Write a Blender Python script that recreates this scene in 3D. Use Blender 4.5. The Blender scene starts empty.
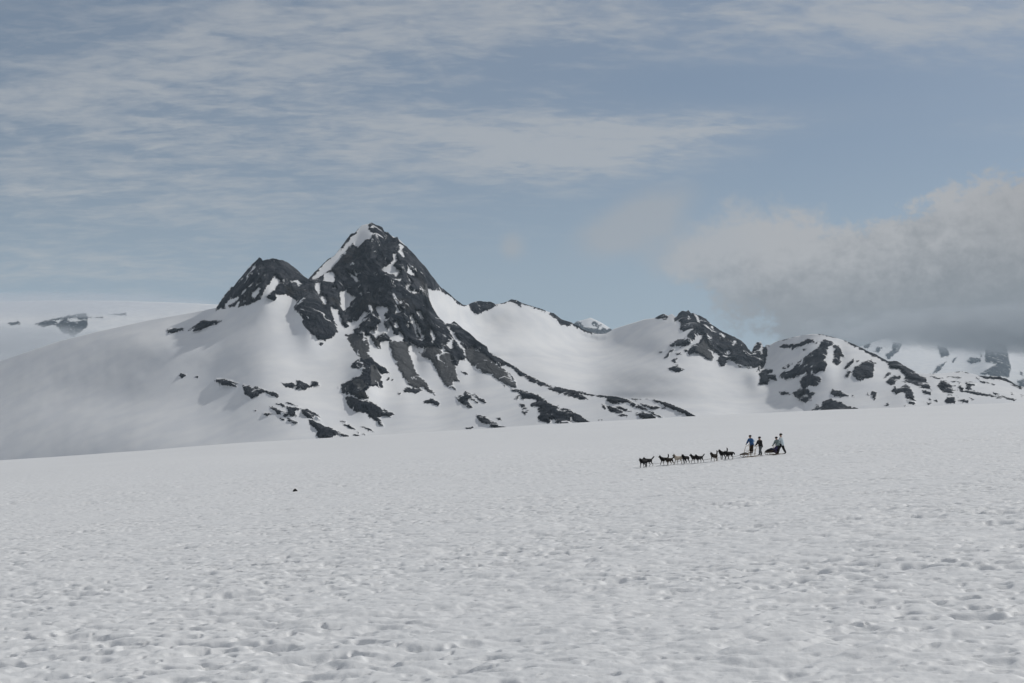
import bpy, bmesh, math, random
import numpy as np
from mathutils import Vector, Matrix

random.seed(7)
C = bpy.data.collections.new("place")
bpy.context.scene.collection.children.link(C)
SC = bpy.context.scene
R = math.radians

# ------------------------------------------------------------------ constants
F = 1422.0            # focal length in picture widths * 1024
CX, HY = 512.0, 445.0 # straight ahead and level
SUN_EL, SUN_ROT = R(39), R(60)   # sun from the right, beyond the team


# ------------------------------------------------------------------ numpy noise
_rng = np.random.RandomState(11)
_ang = _rng.rand(256, 256) * 2 * np.pi
_GX, _GY = np.cos(_ang), np.sin(_ang)
_H1, _H2, _H3, _H4 = (_rng.rand(256, 256) for _ in range(4))

def noise2(x, y, seed=0):
    x = np.asarray(x, float) + seed * 37.17
    y = np.asarray(y, float) + seed * 91.71
    ix, iy = np.floor(x).astype(np.int64), np.floor(y).astype(np.int64)
    fx, fy = x - ix, y - iy
    u = fx * fx * fx * (fx * (fx * 6 - 15) + 10)
    v = fy * fy * fy * (fy * (fy * 6 - 15) + 10)
    def g(dx, dy):
        a, b = (ix + dx) & 255, (iy + dy) & 255
        return _GX[a, b] * (fx - dx) + _GY[a, b] * (fy - dy)
    n0 = g(0, 0) * (1 - u) + g(1, 0) * u
    n1 = g(0, 1) * (1 - u) + g(1, 1) * u
    return (n0 * (1 - v) + n1 * v) * 1.45

def fbm(x, y, seed=0, octv=4, gain=.5, lac=2.03):
    s, a, t = 0, 1.0, 0
    for i in range(octv):
        s = s + a * noise2(x, y, seed + i * 3)
        t += a; a *= gain; x = x * lac; y = y * lac
    return s / t

def ridged(x, y, seed=0, octv=5, gain=.55, lac=2.07):
    s, a, t = 0, 1.0, 0
    for i in range(octv):
        s = s + a * (1 - 2 * np.abs(noise2(x, y, seed + i * 3)))
        t += a; a *= gain; x = x * lac; y = y * lac
    return s / t

def sstep(a, b, x):
    t = np.clip((x - a) / (b - a), 0, 1)
    return t * t * (3 - 2 * t)


# ------------------------------------------------------------------ object helpers
def tag(o, label=None, cat=None, group=None, kind=None):
    if label: o['label'] = label
    if cat: o['category'] = cat
    if group: o['group'] = group
    if kind: o['kind'] = kind
    return o

def empty(name, loc, rot=None):
    o = bpy.data.objects.new(name, None)
    C.objects.link(o)
    o.location = loc
    if rot is not None: o.rotation_euler = rot
    return o

def link(name, me, mats=(), parent=None):
    o = bpy.data.objects.new(name, me)
    C.objects.link(o)
    for m in mats: me.materials.append(m)
    if parent is not None: o.parent = parent
    return o

def grid_mesh(name, P, attrs=None, wrap=False):
    """P: rows x cols x 3"""
    n, m, _ = P.shape
    idx = np.arange(n * m).reshape(n, m)
    if wrap:
        a, b = idx, np.roll(idx, -1, axis=1)
        q = np.stack([a[:-1], b[:-1], b[1:], a[1:]], -1).reshape(-1, 4)
    else:
        q = np.stack([idx[:-1, :-1], idx[:-1, 1:], idx[1:, 1:], idx[1:, :-1]], -1).reshape(-1, 4)
    me = bpy.data.meshes.new(name)
    me.vertices.add(n * m)
    me.vertices.foreach_set('co', P.reshape(-1).astype(np.float32))
    me.loops.add(q.size)
    me.loops.foreach_set('vertex_index', q.reshape(-1).astype(np.int32))
    me.polygons.add(len(q))
    me.polygons.foreach_set('loop_start', (np.arange(len(q)) * 4).astype(np.int32))
    me.polygons.foreach_set('loop_total', np.full(len(q), 4, np.int32))
    me.update(calc_edges=True)
    me.polygons.foreach_set('use_smooth', np.ones(len(q), bool))
    for k, v in (attrs or {}).items():
        at = me.attributes.new(k, 'FLOAT', 'POINT')
        at.data.foreach_set('value', v.reshape(-1).astype(np.float32))
    return me


# ------------------------------------------------------------------ node expression helper
class E:
    """a socket with arithmetic"""
    def __init__(s, nt, sock): s.nt, s.s = nt, sock
    def _m(s, op, *o, clamp=False):
        n = s.nt.nodes.new('ShaderNodeMath'); n.operation = op; n.use_clamp = clamp
        for i, v in enumerate((s,) + o):
            if isinstance(v, E): s.nt.links.new(v.s, n.inputs[i])
            else: n.inputs[i].default_value = v
        return E(s.nt, n.outputs[0])
    def __add__(s, o): return s._m('ADD', o)
    def __radd__(s, o): return s._m('ADD', o)
    def __sub__(s, o): return s._m('SUBTRACT', o)
    def __rsub__(s, o): return (s * -1.0) + o
    def __mul__(s, o): return s._m('MULTIPLY', o)
    def __rmul__(s, o): return s._m('MULTIPLY', o)
    def __truediv__(s, o): return s._m('DIVIDE', o)
    def max(s, o): return s._m('MAXIMUM', o)
    def min(s, o): return s._m('MINIMUM', o)
    def clamp(s): return s._m('ADD', 0.0, clamp=True)
    def pow(s, o): return s._m('POWER', o)
    def exp(s): return s._m('EXPONENT')
    def sstep(s, a, b):
        n = s.nt.nodes.new('ShaderNodeMapRange'); n.interpolation_type = 'SMOOTHSTEP'
        s.nt.links.new(s.s, n.inputs['Value'])
        n.inputs['From Min'].default_value = a; n.inputs['From Max'].default_value = b
        return E(s.nt, n.outputs[0])

def vec(nt, x, y, z=0.0):
    n = nt.nodes.new('ShaderNodeCombineXYZ')
    for i, v in enumerate((x, y, z)):
        if isinstance(v, E): nt.links.new(v.s, n.inputs[i])
        else: n.inputs[i].default_value = v
    return n.outputs[0]

def tex(nt, v, scale, detail=4, rough=.5, dist=0.0, lac=2.0):
    n = nt.nodes.new('ShaderNodeTexNoise')
    if v is not None: nt.links.new(v, n.inputs['Vector'])
    n.inputs['Scale'].default_value = scale; n.inputs['Detail'].default_value = detail
    n.inputs['Roughness'].default_value = rough; n.inputs['Distortion'].default_value = dist
    n.inputs['Lacunarity'].default_value = lac
    return E(nt, n.outputs[0])

def mix(nt, f, a, b):
    n = nt.nodes.new('ShaderNodeMix'); n.data_type = 'RGBA'; n.clamp_factor = True
    if isinstance(f, E): nt.links.new(f.s, n.inputs[0])
    else: n.inputs[0].default_value = f
    for k, v in ((6, a), (7, b)):
        if isinstance(v, (tuple, list)): n.inputs[k].default_value = tuple(v) + (1,) * (4 - len(v))
        else: nt.links.new(v, n.inputs[k])
    return n.outputs[2]

def new_mat(name):
    m = bpy.data.materials.new(name); m.use_nodes = True
    nt = m.node_tree
    return m, nt, nt.nodes['Principled BSDF']

def plain(name, col, rough=.7, var=.25, scale=9.0, spec=.3, metal=0.0):
    m, nt, b = new_mat(name)
    tc = nt.nodes.new('ShaderNodeTexCoord')
    n = tex(nt, tc.outputs['Object'], scale, 3)
    lo = tuple(c * (1 - var) for c in col); hi = tuple(min(1, c * (1 + var)) for c in col)
    nt.links.new(mix(nt, n, lo, hi), b.inputs['Base Color'])
    b.inputs['Roughness'].default_value = rough
    b.inputs['Specular IOR Level'].default_value = spec
    b.inputs['Metallic'].default_value = metal
    return m

def attr(nt, name):
    n = nt.nodes.new('ShaderNodeAttribute'); n.attribute_name = name
    return E(nt, n.outputs['Fac'])

def bump(nt, b, h, strength, dist):
    n = nt.nodes.new('ShaderNodeBump')
    n.inputs['Strength'].default_value = strength; n.inputs['Distance'].default_value = dist
    nt.links.new(h.s, n.inputs['Height']); nt.links.new(n.outputs[0], b.inputs['Normal'])


# ------------------------------------------------------------------ materials of the setting
def snow_material():
    m, nt, b = new_mat('old snow')
    g = nt.nodes.new('ShaderNodeNewGeometry'); pos = g.outputs['Position']
    n1 = tex(nt, pos, .35, 5, .6)
    n2 = tex(nt, pos, 5.0, 4, .6)
    f = (n1 * .6 + n2 * .4).sstep(.3, .7)
    col = mix(nt, f, (.77, .78, .79), (.82, .825, .83))
    # grit that has melted out onto the surface in loose patches
    grit = tex(nt, pos, 5.5, 6, .75).sstep(.58, .74) * tex(nt, pos, .13, 3).sstep(.42, .62)
    col = mix(nt, grit * .55, col, (.33, .33, .32))
    nt.links.new(col, b.inputs['Base Color'])
    b.inputs['Roughness'].default_value = .62; b.inputs['Specular IOR Level'].default_value = .25
    h = tex(nt, pos, 3.2, 6, .62)
    bump(nt, b, h, .5, .05)
    return m

def mountain_material(name, rockcol=(.008, .012, .021), rock2=(.118, .124, .140), scree=(.118, .121, .126)):
    m, nt, b = new_mat(name)
    g = nt.nodes.new('ShaderNodeNewGeometry'); pos = g.outputs['Position']
    sp_ = nt.nodes.new('ShaderNodeSeparateXYZ'); nt.links.new(pos, sp_.inputs[0])
    lx, ly, lz = (E(nt, sp_.outputs[i]) for i in range(3))
    lean = vec(nt, lx + lz * .45 + (tex(nt, pos, .008, 3) - .5) * 160.0, ly, lz)     # gullies lean down to the right
    e = tex(nt, pos, .05, 5, .7)
    mf_ = nt.nodes.new('ShaderNodeMapping'); mf_.inputs['Scale'].default_value = (1, .3, .42); nt.links.new(lean, mf_.inputs['Vector'])
    fl = tex(nt, mf_.outputs[0], .045, 6, .68).sstep(.56, .63) * 2.6       # snow caught on ledges
    rk = ((attr(nt, 'rock') + (e - .5) * 4.0 + (tex(nt, pos, .16, 4, .65) - .5) * 3.4).min(2.2) - fl).sstep(-.25, .25)
    sc = (attr(nt, 'scree') + (tex(nt, pos, .02, 4, .6) - .5) * 2.0).sstep(-.7, .7)
    mp = nt.nodes.new('ShaderNodeMapping'); mp.inputs['Scale'].default_value = (1, .3, .4)
    nt.links.new(lean, mp.inputs['Vector'])
    v1 = tex(nt, mp.outputs[0], .045, 8, .72); v2 = tex(nt, mp.outputs[0], .006, 4, .6)
    rc = mix(nt, ((v1 * .8 + v2 * .2).sstep(.40, .66)).pow(1.25), rockcol, rock2)
    warm = tex(nt, pos, .009, 4, .6).sstep(.55, .72)
    rc = mix(nt, warm * .5, rc, (.062, .054, .044))
    scn = mix(nt, tex(nt, mp.outputs[0], .04, 5, .6).sstep(.3, .7), tuple(c * .8 for c in scree), tuple(c * 1.15 for c in scree))
    rc = mix(nt, sc, rc, scn)
    sn = mix(nt, tex(nt, pos, .012, 5, .6).sstep(.3, .7), (.74, .755, .78), (.83, .835, .84))
    nt.links.new(mix(nt, rk, sn, rc), b.inputs['Base Color'])
    b.inputs['Roughness'].default_value = .85; b.inputs['Specular IOR Level'].default_value = .05
    h = tex(nt, mp.outputs[0], .035, 8, .72) * rk
    bump(nt, b, h, 1.0, 26.0)
    return m

M_SNOW = snow_material()
M_MOUNT = mountain_material('rock and snow')
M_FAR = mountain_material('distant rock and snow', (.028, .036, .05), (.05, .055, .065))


# ------------------------------------------------------------------ the snowfield
_cy = np.array([-20000, -200, 0, 60, 90, 106, 124, 142, 200, 260, 320, 400, 470, 520, 570, 640, 760, 950, 1300, 2000, 40000.])
_cz = np.array([-2.2, -2.2, -2.2, -2.36, -2.74, -2.76, -2.31, -1.86, -1.66, -1.05, .1, 2.2, 4.15, 5.2, 5.4, 3.0, -9, -35, -85, -130, -130.])

def pchip(xk, yk, x):
    h = np.diff(xk); d = np.diff(yk) / h
    m = np.zeros(len(xk))
    for i in range(1, len(xk) - 1):
        if d[i - 1] * d[i] > 0:
            w1, w2 = 2 * h[i] + h[i - 1], h[i] + 2 * h[i - 1]
            m[i] = (w1 + w2) / (w1 / d[i - 1] + w2 / d[i])
    k = np.clip(np.searchsorted(xk, x) - 1, 0, len(xk) - 2)
    t = (x - xk[k]) / h[k]
    return ((1 + 2 * t) * (1 - t) ** 2 * yk[k] + t * (1 - t) ** 2 * h[k] * m[k]
            + t * t * (3 - 2 * t) * yk[k + 1] + t * t * (t - 1) * h[k] * m[k + 1])

def pits(x, y, cell, seed):
    """hollows left by the sun: scattered dents of uneven size"""
    x = x / cell; y = y / cell
    ix, iy = np.floor(x).astype(np.int64), np.floor(y).astype(np.int64)
    out = np.zeros_like(x)
    for dx in (-1, 0, 1):
        for dy in (-1, 0, 1):
            a, b = (ix + dx + seed * 31) & 255, (iy + dy + seed * 57) & 255
            qx = ix + dx + _H1[a, b]; qy = iy + dy + _H2[a, b]
            r = .10 + .26 * _H3[a, b] ** 2
            w = (_H4[a, b] > .30) * (.35 + .65 * _H3[b, a])
            ex = 1.0 + .8 * _H4[b, a]
            d2 = (((x - qx) / ex) ** 2 + ((y - qy) * 1.1) ** 2) / (r * r)
            out = np.maximum(out, w * np.exp(-d2 * d2 * .8))
    return out

def macro(x, y):
    z = pchip(_cy, _cz, y) + .0585 * 600 * np.tanh(x / 600)
    far = sstep(150, 480, y)
    z = z + far * 1.5 * (1 - np.clip((x / 175.0) ** 2, 0, 3))
    z = z + fbm(x / 70, y / 110, 5, 3) * (.12 + .7 * sstep(90, 260, y)) * sstep(1400, 700, np.hypot(x, y))
    # a low roll on the left, some way out
    z = z + 1.25 * np.exp(-(((y - 285) / 38) ** 2)) * sstep(-20, -75, x)
    big = sstep(900, 4000, np.hypot(x, y))
    return z + big * 40 * fbm(x / 1500, y / 1500, 2, 3)

def cups(x, y, d):
    near = sstep(360, 130, d)
    wx = x + .22 * noise2(x / .8, y / .8, 21); wy = y + .22 * noise2(x / .8, y / .8, 22)
    a = np.minimum(np.abs(noise2(wx / .95, wy / .70, 3)) * 2.2, .8)
    b = np.minimum(np.abs(noise2(wx / .50, wy / .40, 8)) * 2.2, .8)
    mod = .35 + 1.1 * np.clip(noise2(x / 3.1, y / 3.4, 13) + .25, 0, 1)
    h = .050 * a * mod + .020 * b + .055 * fbm(x / 1.9, y / 1.6, 31, 3) + .014 * fbm(x / .17, y / .15, 41, 3, .6)
    px, py = x + .12 * noise2(x / .25, y / .25, 51), y + .12 * noise2(x / .25, y / .25, 52)
    dens = sstep(-.45, .35, noise2(x / 5.5, y / 6.5, 61))
    h = h - .155 * pits(px, py, .95, 1) * (.15 + .85 * dens) - .085 * pits(px + 3.3, py + 1.7, .52, 2) * (.2 + .8 * dens) - .078 * pits(px + 1.3, py + 5.7, .30, 3) * (.5 + .5 * dens)
    return h * near

def ground_z(x, y):
    x = np.atleast_1d(np.asarray(x, float)); y = np.atleast_1d(np.asarray(y, float))
    return macro(x, y) + cups(x, y, np.hypot(x, y))

def spaced(segs):
    out = [segs[0][0]]
    for a, b, s0, s1 in segs:
        d = a
        while d < b:
            t = (d - a) / (b - a); d += s0 * (1 - t) + s1 * t
            out.append(d)
    return np.array(out)

rad = spaced([(.6, 8, .9, .5), (8, 11.2, .12, .04), (11.2, 24, .03, .055), (24, 70, .06, .15), (70, 150, .16, .33),
              (150, 420, .6, 2.2), (420, 700, 2.0, 5.0), (700, 2000, 30, 90), (2000, 17500, 400, 1500)])
az = np.concatenate([np.linspace(-180, -34, 46, endpoint=False), np.linspace(-34, -22.5, 34, endpoint=False),
                     np.linspace(-22.5, 22.5, 800, endpoint=False), np.linspace(22.5, 34, 34, endpoint=False),
                     np.linspace(34, 180, 46, endpoint=False)]) * np.pi / 180
D_, A_ = np.meshgrid(rad, az, indexing='ij')
X_, Y_ = D_ * np.sin(A_), D_ * np.cos(A_)
Z_ = macro(X_, Y_) + cups(X_, Y_, D_)
snow_me = grid_mesh('snowfield', np.stack([X_, Y_, Z_], -1), wrap=True)
# close the small hole under the viewer
_bm = bmesh.new(); _bm.from_mesh(snow_me); _bm.verts.ensure_lookup_table()
_bm.faces.new([_bm.verts[i] for i in range(len(az))]); _bm.to_mesh(snow_me); _bm.free()
snowfield = link('ground', snow_me, [M_SNOW])
tag(snowfield, 'pitted grey white snowfield sloping up to the right', 'snow', kind='structure')
del X_, Y_, Z_, D_, A_


# ------------------------------------------------------------------ mountains
def T(x0, y0, s, *polys):
    return [[(x0 + x / s, y0 + y / s) for x, y in p] for p in polys]

def sdf_poly(px, py, poly):
    """signed distance, positive inside"""
    d2 = np.full(px.shape, 1e9); inside = np.zeros(px.shape, bool)
    n = len(poly)
    for i in range(n):
        ax, ay = poly[i]; bx, by = poly[(i + 1) % n]
        ex, ey = bx - ax, by - ay
        wx, wy = px - ax, py - ay
        t = np.clip((wx * ex + wy * ey) / max(ex * ex + ey * ey, 1e-9), 0, 1)
        d2 = np.minimum(d2, (wx - ex * t) ** 2 + (wy - ey * t) ** 2)
        if abs(ey) > 1e-9:
            c = ((ay > py) != (by > py)) & (px < ex * (py - ay) / ey + ax)
            inside ^= c
    d = np.sqrt(d2)
    return np.where(inside, d, -d)

CL = 6.0
def masks(px, py, ops, seed):
    wx = px + 2.3 * fbm(px / 5.0, py / 4.0, seed, 4, .72); wy = py + 2.1 * fbm(px / 5.0, py / 4.0, seed + 5, 4, .72)
    rock = np.full(px.shape, -CL); scree = np.full(px.shape, -CL)
    for kind, polys in ops:
        for p in polys:
            a = np.array(p); x0, y0 = a.min(0) - CL; x1, y1 = a.max(0) + CL
            k = (wx > x0) & (wx < x1) & (wy > y0) & (wy < y1)
            if not k.any(): continue
            s = np.clip(sdf_poly(wx[k], wy[k], p), -CL, CL)
            if kind == 'rock': rock[k] = np.maximum(rock[k], s)
            elif kind == 'snow': rock[k] = np.minimum(rock[k], -s)
            elif kind == 'scree':
                rock[k] = np.maximum(rock[k], s); scree[k] = np.maximum(scree[k], s)
    return rock, scree

def mountain(ridge, base, kexp, ops, step, rows, seed, bumps=(), rock_amp=34, snow_amp=5, back=1500, mat=None,
             jag=1.0, unit=1.0, soft=False, sm=13):
    """A massif: its crest line and foot line in space, the slope between, relief on it, and its far side."""
    ridge = np.array(ridge, float); base = np.array(base, float); kexp = np.array(kexp, float)
    px = np.arange(ridge[0, 0], ridge[-1, 0] + step * .5, step)
    if soft:
        pyr = pchip(ridge[:, 0], ridge[:, 1], px)
    else:
        pyr = np.interp(px, ridge[:, 0], ridge[:, 1])
    dr = np.interp(px, ridge[:, 0], ridge[:, 2])
    pyb = np.interp(px, base[:, 0], base[:, 1]); db = np.interp(px, base[:, 0], base[:, 2])
    k = np.interp(px, kexp[:, 0], kexp[:, 1])
    for _ in range(3):                     # soften kinks of the depth lines
        w = max(3, int(10 / step)); ker = np.ones(w) / w
        pad = lambda a: np.convolve(np.pad(a, w, mode='edge'), ker, 'same')[w:-w]
        dr, db, k = pad(dr), pad(db), pad(k)
    # depth of the slope on a coarse sheet, blurred so that no column shows
    gx = np.arange(px[0], px[-1] + 2, 2.0); gy = np.arange(min(pyr.min(), pyb.min()) - 6, pyb.max() + 2, 2.0)
    g_r, g_b = np.interp(gx, px, pyr), np.interp(gx, px, pyb)
    g_dr, g_db, g_k = np.interp(gx, px, dr), np.interp(gx, px, db), np.interp(gx, px, k)
    for _ in range(2): g_r = np.convolve(np.pad(g_r, 4, mode='edge'), np.ones(9) / 9, 'same')[4:-4]
    sg = np.clip((g_b[None] - gy[:, None]) / np.maximum(g_b - g_r, 12)[None], 0, 1.25)
    DG = g_db[None] + (g_dr - g_db)[None] * sg ** g_k[None]
    def blur(A, n, ax):
        ker = np.ones(n) / n
        return np.apply_along_axis(lambda v: np.convolve(np.pad(v, n, mode='edge'), ker, 'same')[n:-n], ax, A)
    for _ in range(3): DG = blur(DG, sm, 1)
    for _ in range(3): DG = blur(DG, 7, 0)
    def sample(PX, PY):
        u = np.clip((PX - gx[0]) / 2.0, 1, len(gx) - 3.001); v = np.clip((PY - gy[0]) / 2.0, 1, len(gy) - 3.001)
        i, j = u.astype(int), v.astype(int); fu, fv = u - i, v - j
        w = lambda t: ((1 - t) ** 3 / 6, (3 * t ** 3 - 6 * t * t + 4) / 6, (-3 * t ** 3 + 3 * t * t + 3 * t + 1) / 6, t ** 3 / 6)
        wu, wv = w(fu), w(fv)
        return sum(wv[q] * sum(wu[p] * DG[j + q - 1, i + p - 1] for p in range(4)) for q in range(4))
    rr, _ = masks(px, pyr + 1.2, ops, seed)
    isr = sstep(-1, 1.5, rr)
    pyr = pyr + isr * jag * (1.5 * fbm(px / 7, px * 0, seed + 9, 4, .65))
    s = np.linspace(0, 1, rows)[:, None] ** .95
    PX = np.repeat(px[None], rows, 0); PY = pyb + (pyr - pyb) * s
    D = sample(PX, PY)
    rock, scree = masks(PX, PY, ops, seed)
    top = 1 - .75 * sstep(.9, 1.0, s)
    for bx, by, rx, ry, dd in bumps:
        D = D + dd * np.exp(-(((PX - bx) / rx) ** 2 + ((PY - by) / ry) ** 2)) * (1 - .5 * sstep(.93, 1, s))
    XM, ZM = (PX - CX) / F * D, (HY - PY) / F * D       # metres across and up
    XM, ZM = XM / unit, ZM / unit
    fr = sstep(-1.2, 3.6, rock)
    rel = ridged(XM / 80 + .45 * fbm(XM / 70, ZM / 70, seed + 2, 3), ZM / 150 + XM / 400, seed, 7, .62)
    rel2 = fbm(XM / 230, ZM / 300, seed + 4, 3)
    sn = fbm(XM / 210 + ZM / 400, ZM / 190, seed + 6, 4)
    D = D - top * unit * (fr * (rock_amp * 1.25 * rel * (1 - .55 * sstep(0, 3, scree)) + 22 * rel2 + 2 * np.clip(rock, 0, 3)) + (1 - fr * .6) * snow_amp * sn * 3)
    P = np.stack([(PX - CX) / F * D, D, (HY - PY) / F * D], -1)
    # the near apron, down into the valley, and the far side
    ap = P[0].copy(); ap[:, 1] -= 330 * unit; ap[:, 0] *= (P[0, :, 1] - 330 * unit) / P[0, :, 1]; ap[:, 2] = np.minimum(ap[:, 2] - 60, -190)
    bk = []
    for i in range(1, 15):
        t = i / 14.0
        q = P[-1].copy()
        q[:, 1] += back * t ** 1.15
        fall = t * 1.0 + .18 * np.sin(t * 6.28)
        q[:, 2] = P[-1, :, 2] * (1 - fall) - 190 * t - 2.0 * min(1, i)
        q[:, 2] -= unit * 25 * t * (1 - t) * ridged(q[:, 0] / 150, q[:, 1] / 150, seed + 3, 4)
        bk.append(q)
    P = np.concatenate([ap[None], P, np.array(bk)], 0)
    pad2 = lambda A: np.concatenate([A[:1], A] + [A[-1:]] * 14, 0)
    me = grid_mesh('mountain', P, {'rock': pad2(rock), 'scree': pad2(scree)})
    return link('mountain', me, [mat or M_MOUNT])

# ---- outcrops of the main massif, traced in its own frontal plane
ops_main = []
UP = 40
ops_main.append(('rock', [[  # left peak, buttress, main peak and the body under it, down to the lower ends of the crags
    (215, 311.5), (217, 307.4), (223, 297), (231.5, 286.5), (245.5, 271), (252, 262), (259, 250), (290, 240), (306, 270),
    (309, 278), (320, 240), (370, 210), (400, 230), (430, 262), (428.5, 290), (431, 300), (433, 308), (441, 318), (446, 324), (455, 318), (470, 326),
    (492, 347), (516, 370), (500, 360),
    (489, 349), (480, 347), (464.5, 350), (465.5, 354), (465, 359.5), (459.5, 359.5), (457.4, 365.6), (454, 364.6), (450, 353),
    (436, 347), (423, 347), (420, 353), (416, 345.5), (404, 347), (396, 343), (391, 345), (388, 340), (380, 342), (381, 349.5),
    (376, 348), (370, 340), (366, 335), (363, 346), (360, 344), (353, 330),
    (353, 328), (345, 328), (342, 323), (338, 312), (338.6, 309.7), (331.6, 308), (330.5, 309.5), (333.5, 319),
    (336.6, 325), (337.6, 332), (334.5, 335.3), (331.5, 338.4), (325.3, 340.4), (318, 339.4), (312, 334.3), (305.8, 328.1),
    (301.8, 322), (303.8, 319), (295.6, 310.7), (294, 307.2), (294.6, 305.6), (297, 301.2), (285.8, 294), (281.7, 295), (275.6, 294),
    (276.6, 297.1), (274.5, 300.7), (268.4, 298.2), (262.3, 294), (261.2, 298.2), (257.1, 300.2), (255, 302.3), (249, 304.8),
    (238.7, 306.9), (228.4, 307.4), (226.4, 308.4), (221.3, 308.4)]]))
Z1 = (210, 250, 9.76); Z2 = (290, 215, 9.76); Z3 = (380, 225, 9.76); Z4 = (270, 280, 9.76); Z5 = (350, 280, 9.76)
Z6 = (420, 290, 9.76); Z7 = (330, 340, 9.76); Z8 = (400, 340, 9.76)
Q1 = (480, 360, 9.76); Q2 = (560, 370, 6.4); Q3 = (160, 360, 7.508); Q4 = (260, 370, 7.877)
ops_main.append(('scree', T(*Z7,
    [(150, -45), (250, -60), (370, -40), (395, 40), (385, 100), (360, 120), (395, 175), (330, 190), (290, 170), (240, 110), (180, 0)],
    [(570, 0), (760, 20), (780, 140), (840, 320), (940, 420), (976, 480), (1030, 535), (990, 525), (930, 480), (900, 460), (870, 470), (800, 460), (760, 430), (700, 330), (620, 190)])))
ops_main.append(('scree', T(*Z8,
    [(200, 130), (230, 70), (350, 60), (500, 130), (540, 260), (545, 330), (585, 410), (545, 400), (520, 390), (510, 420), (545, 490), (520, 480), (430, 430), (380, 350), (330, 240), (280, 180), (210, 165)],
    [(630, 110), (700, 60), (840, 150), (976, 255), (1120, 380), (1140, 460), (1080, 455), (976, 400), (880, 330), (820, 325), (760, 290), (680, 220), (640, 170)])))
ops_main.append(('rock', T(*Z8,
    [(500, 60), (640, 60), (650, 120), (630, 190), (580, 190), (560, 250), (530, 240), (480, 130)],
    [(640, 40), (780, 0), (850, 60), (870, 120), (976, 180), (1040, 240), (976, 262), (850, 170), (760, 100)],
    [(30, 490), (70, 465), (140, 475), (220, 480), (180, 520), (150, 525), (60, 510)],
    [(595, 305), (640, 315), (665, 340), (640, 345)],
    [(540, 560), (580, 575), (580, 540), (620, 540), (640, 500), (720, 540), (690, 570), (660, 590), (710, 650), (680, 670), (620, 630), (570, 600)],
    [(730, 555), (790, 570), (845, 610), (830, 620), (780, 590)], [(700, 570), (770, 610), (760, 622), (710, 590)],
    [(230, 600), (310, 575), (390, 610), (375, 650), (320, 620), (235, 620)])))
ops_main.append(('rock', T(*Z7,
    [(250, 200), (300, 180), (395, 165), (420, 190), (480, 240), (540, 280), (585, 330), (510, 335), (470, 290), (500, 360), (480, 400), (510, 410), (520, 465), (490, 470), (430, 450),
     (375, 450), (380, 470), (340, 500), (350, 520), (380, 570), (340, 570), (290, 580), (240, 550), (190, 525), (140, 530), (110, 510), (105, 440), (180, 400), (260, 360), (320, 335), (260, 275), (215, 270), (205, 245)],
    [(70, 465), (85, 455), (98, 465), (85, 475)], [(548, 388), (575, 365), (585, 390), (565, 395)], [(600, 385), (615, 385), (615, 400)],
    [(665, 515), (690, 515), (690, 530), (672, 530)])))
ops_main.append(('scree', T(*Z7, [(400, 250), (440, 240), (480, 330), (490, 400), (440, 440), (400, 430), (395, 330)], [(210, 400), (300, 380), (360, 440), (300, 500), (250, 440)])))
ops_main.append(('rock', T(*Q4,
    [(670, 215), (700, 205), (740, 215), (790, 240), (880, 250), (940, 290), (980, 330), (980, 310), (1024, 330), (1060, 350), (1024, 372), (960, 365), (930, 370), (975, 440), (940, 440), (920, 405), (860, 370), (850, 345), (800, 330), (760, 335), (700, 290), (680, 250)],
    [(165, 100), (225, 110), (240, 95), (265, 105), (285, 120), (290, 85), (320, 85), (400, 125), (410, 90), (465, 100), (470, 125), (420, 130), (370, 135), (350, 158), (290, 155), (260, 140), (200, 135)],
    [(80, 290), (100, 288), (150, 315), (220, 330), (220, 310), (200, 290), (120, 268), (150, 265), (220, 290), (320, 305), (280, 325), (285, 365), (200, 365), (130, 340)],
    [(205, 260), (225, 250), (310, 285), (280, 288)], [(320, 310), (370, 305), (440, 340), (470, 370), (485, 400), (430, 385), (370, 375), (330, 335)],
    [(215, 380), (260, 395), (300, 415), (280, 425), (225, 405)],
    [(385, 395), (420, 395), (560, 460), (610, 485), (700, 520), (730, 545), (680, 540), (620, 505), (580, 520), (540, 540), (450, 530), (450, 480), (400, 430)],
    [(25, 340), (90, 345), (60, 360), (28, 355)], [(160, 385), (195, 390), (185, 400)], [(640, 400), (680, 405), (670, 415)],
    [(645, 425), (700, 430), (755, 470), (700, 455)], [(800, 445), (860, 455), (900, 485), (850, 475)], [(735, 510), (780, 520), (835, 540), (770, 540)],
    [(765, 485), (790, 490), (780, 497)], [(810, 500), (840, 505), (830, 510)], [(895, 522), (915, 528), (905, 532)])))
ops_main.append(('rock', T(*Q3,
    [(140, 120), (160, 105), (195, 105), (180, 125), (160, 138)], [(262, 125), (278, 122), (275, 132)],
    [(410, 155), (420, 138), (490, 150), (560, 165), (595, 175), (560, 180), (575, 200), (510, 190), (450, 195), (440, 170)],
    [(620, 185), (690, 205), (730, 200), (820, 240), (850, 235), (900, 270), (880, 285), (830, 260), (790, 240), (750, 250), (740, 270), (690, 288), (650, 260), (620, 225)],
    [(705, 375), (720, 375), (715, 382)])))
ops_main.append(('rock', T(0, 280, 3.415, [(568, 168), (600, 166), (632, 164), (625, 172), (590, 182), (575, 180)], [(643, 172), (690, 140), (765, 140), (700, 165), (665, 178)])))
ops_main.append(('rock', T(*Z4, [(465, 625), (500, 612), (520, 620), (490, 638)])))
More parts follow.
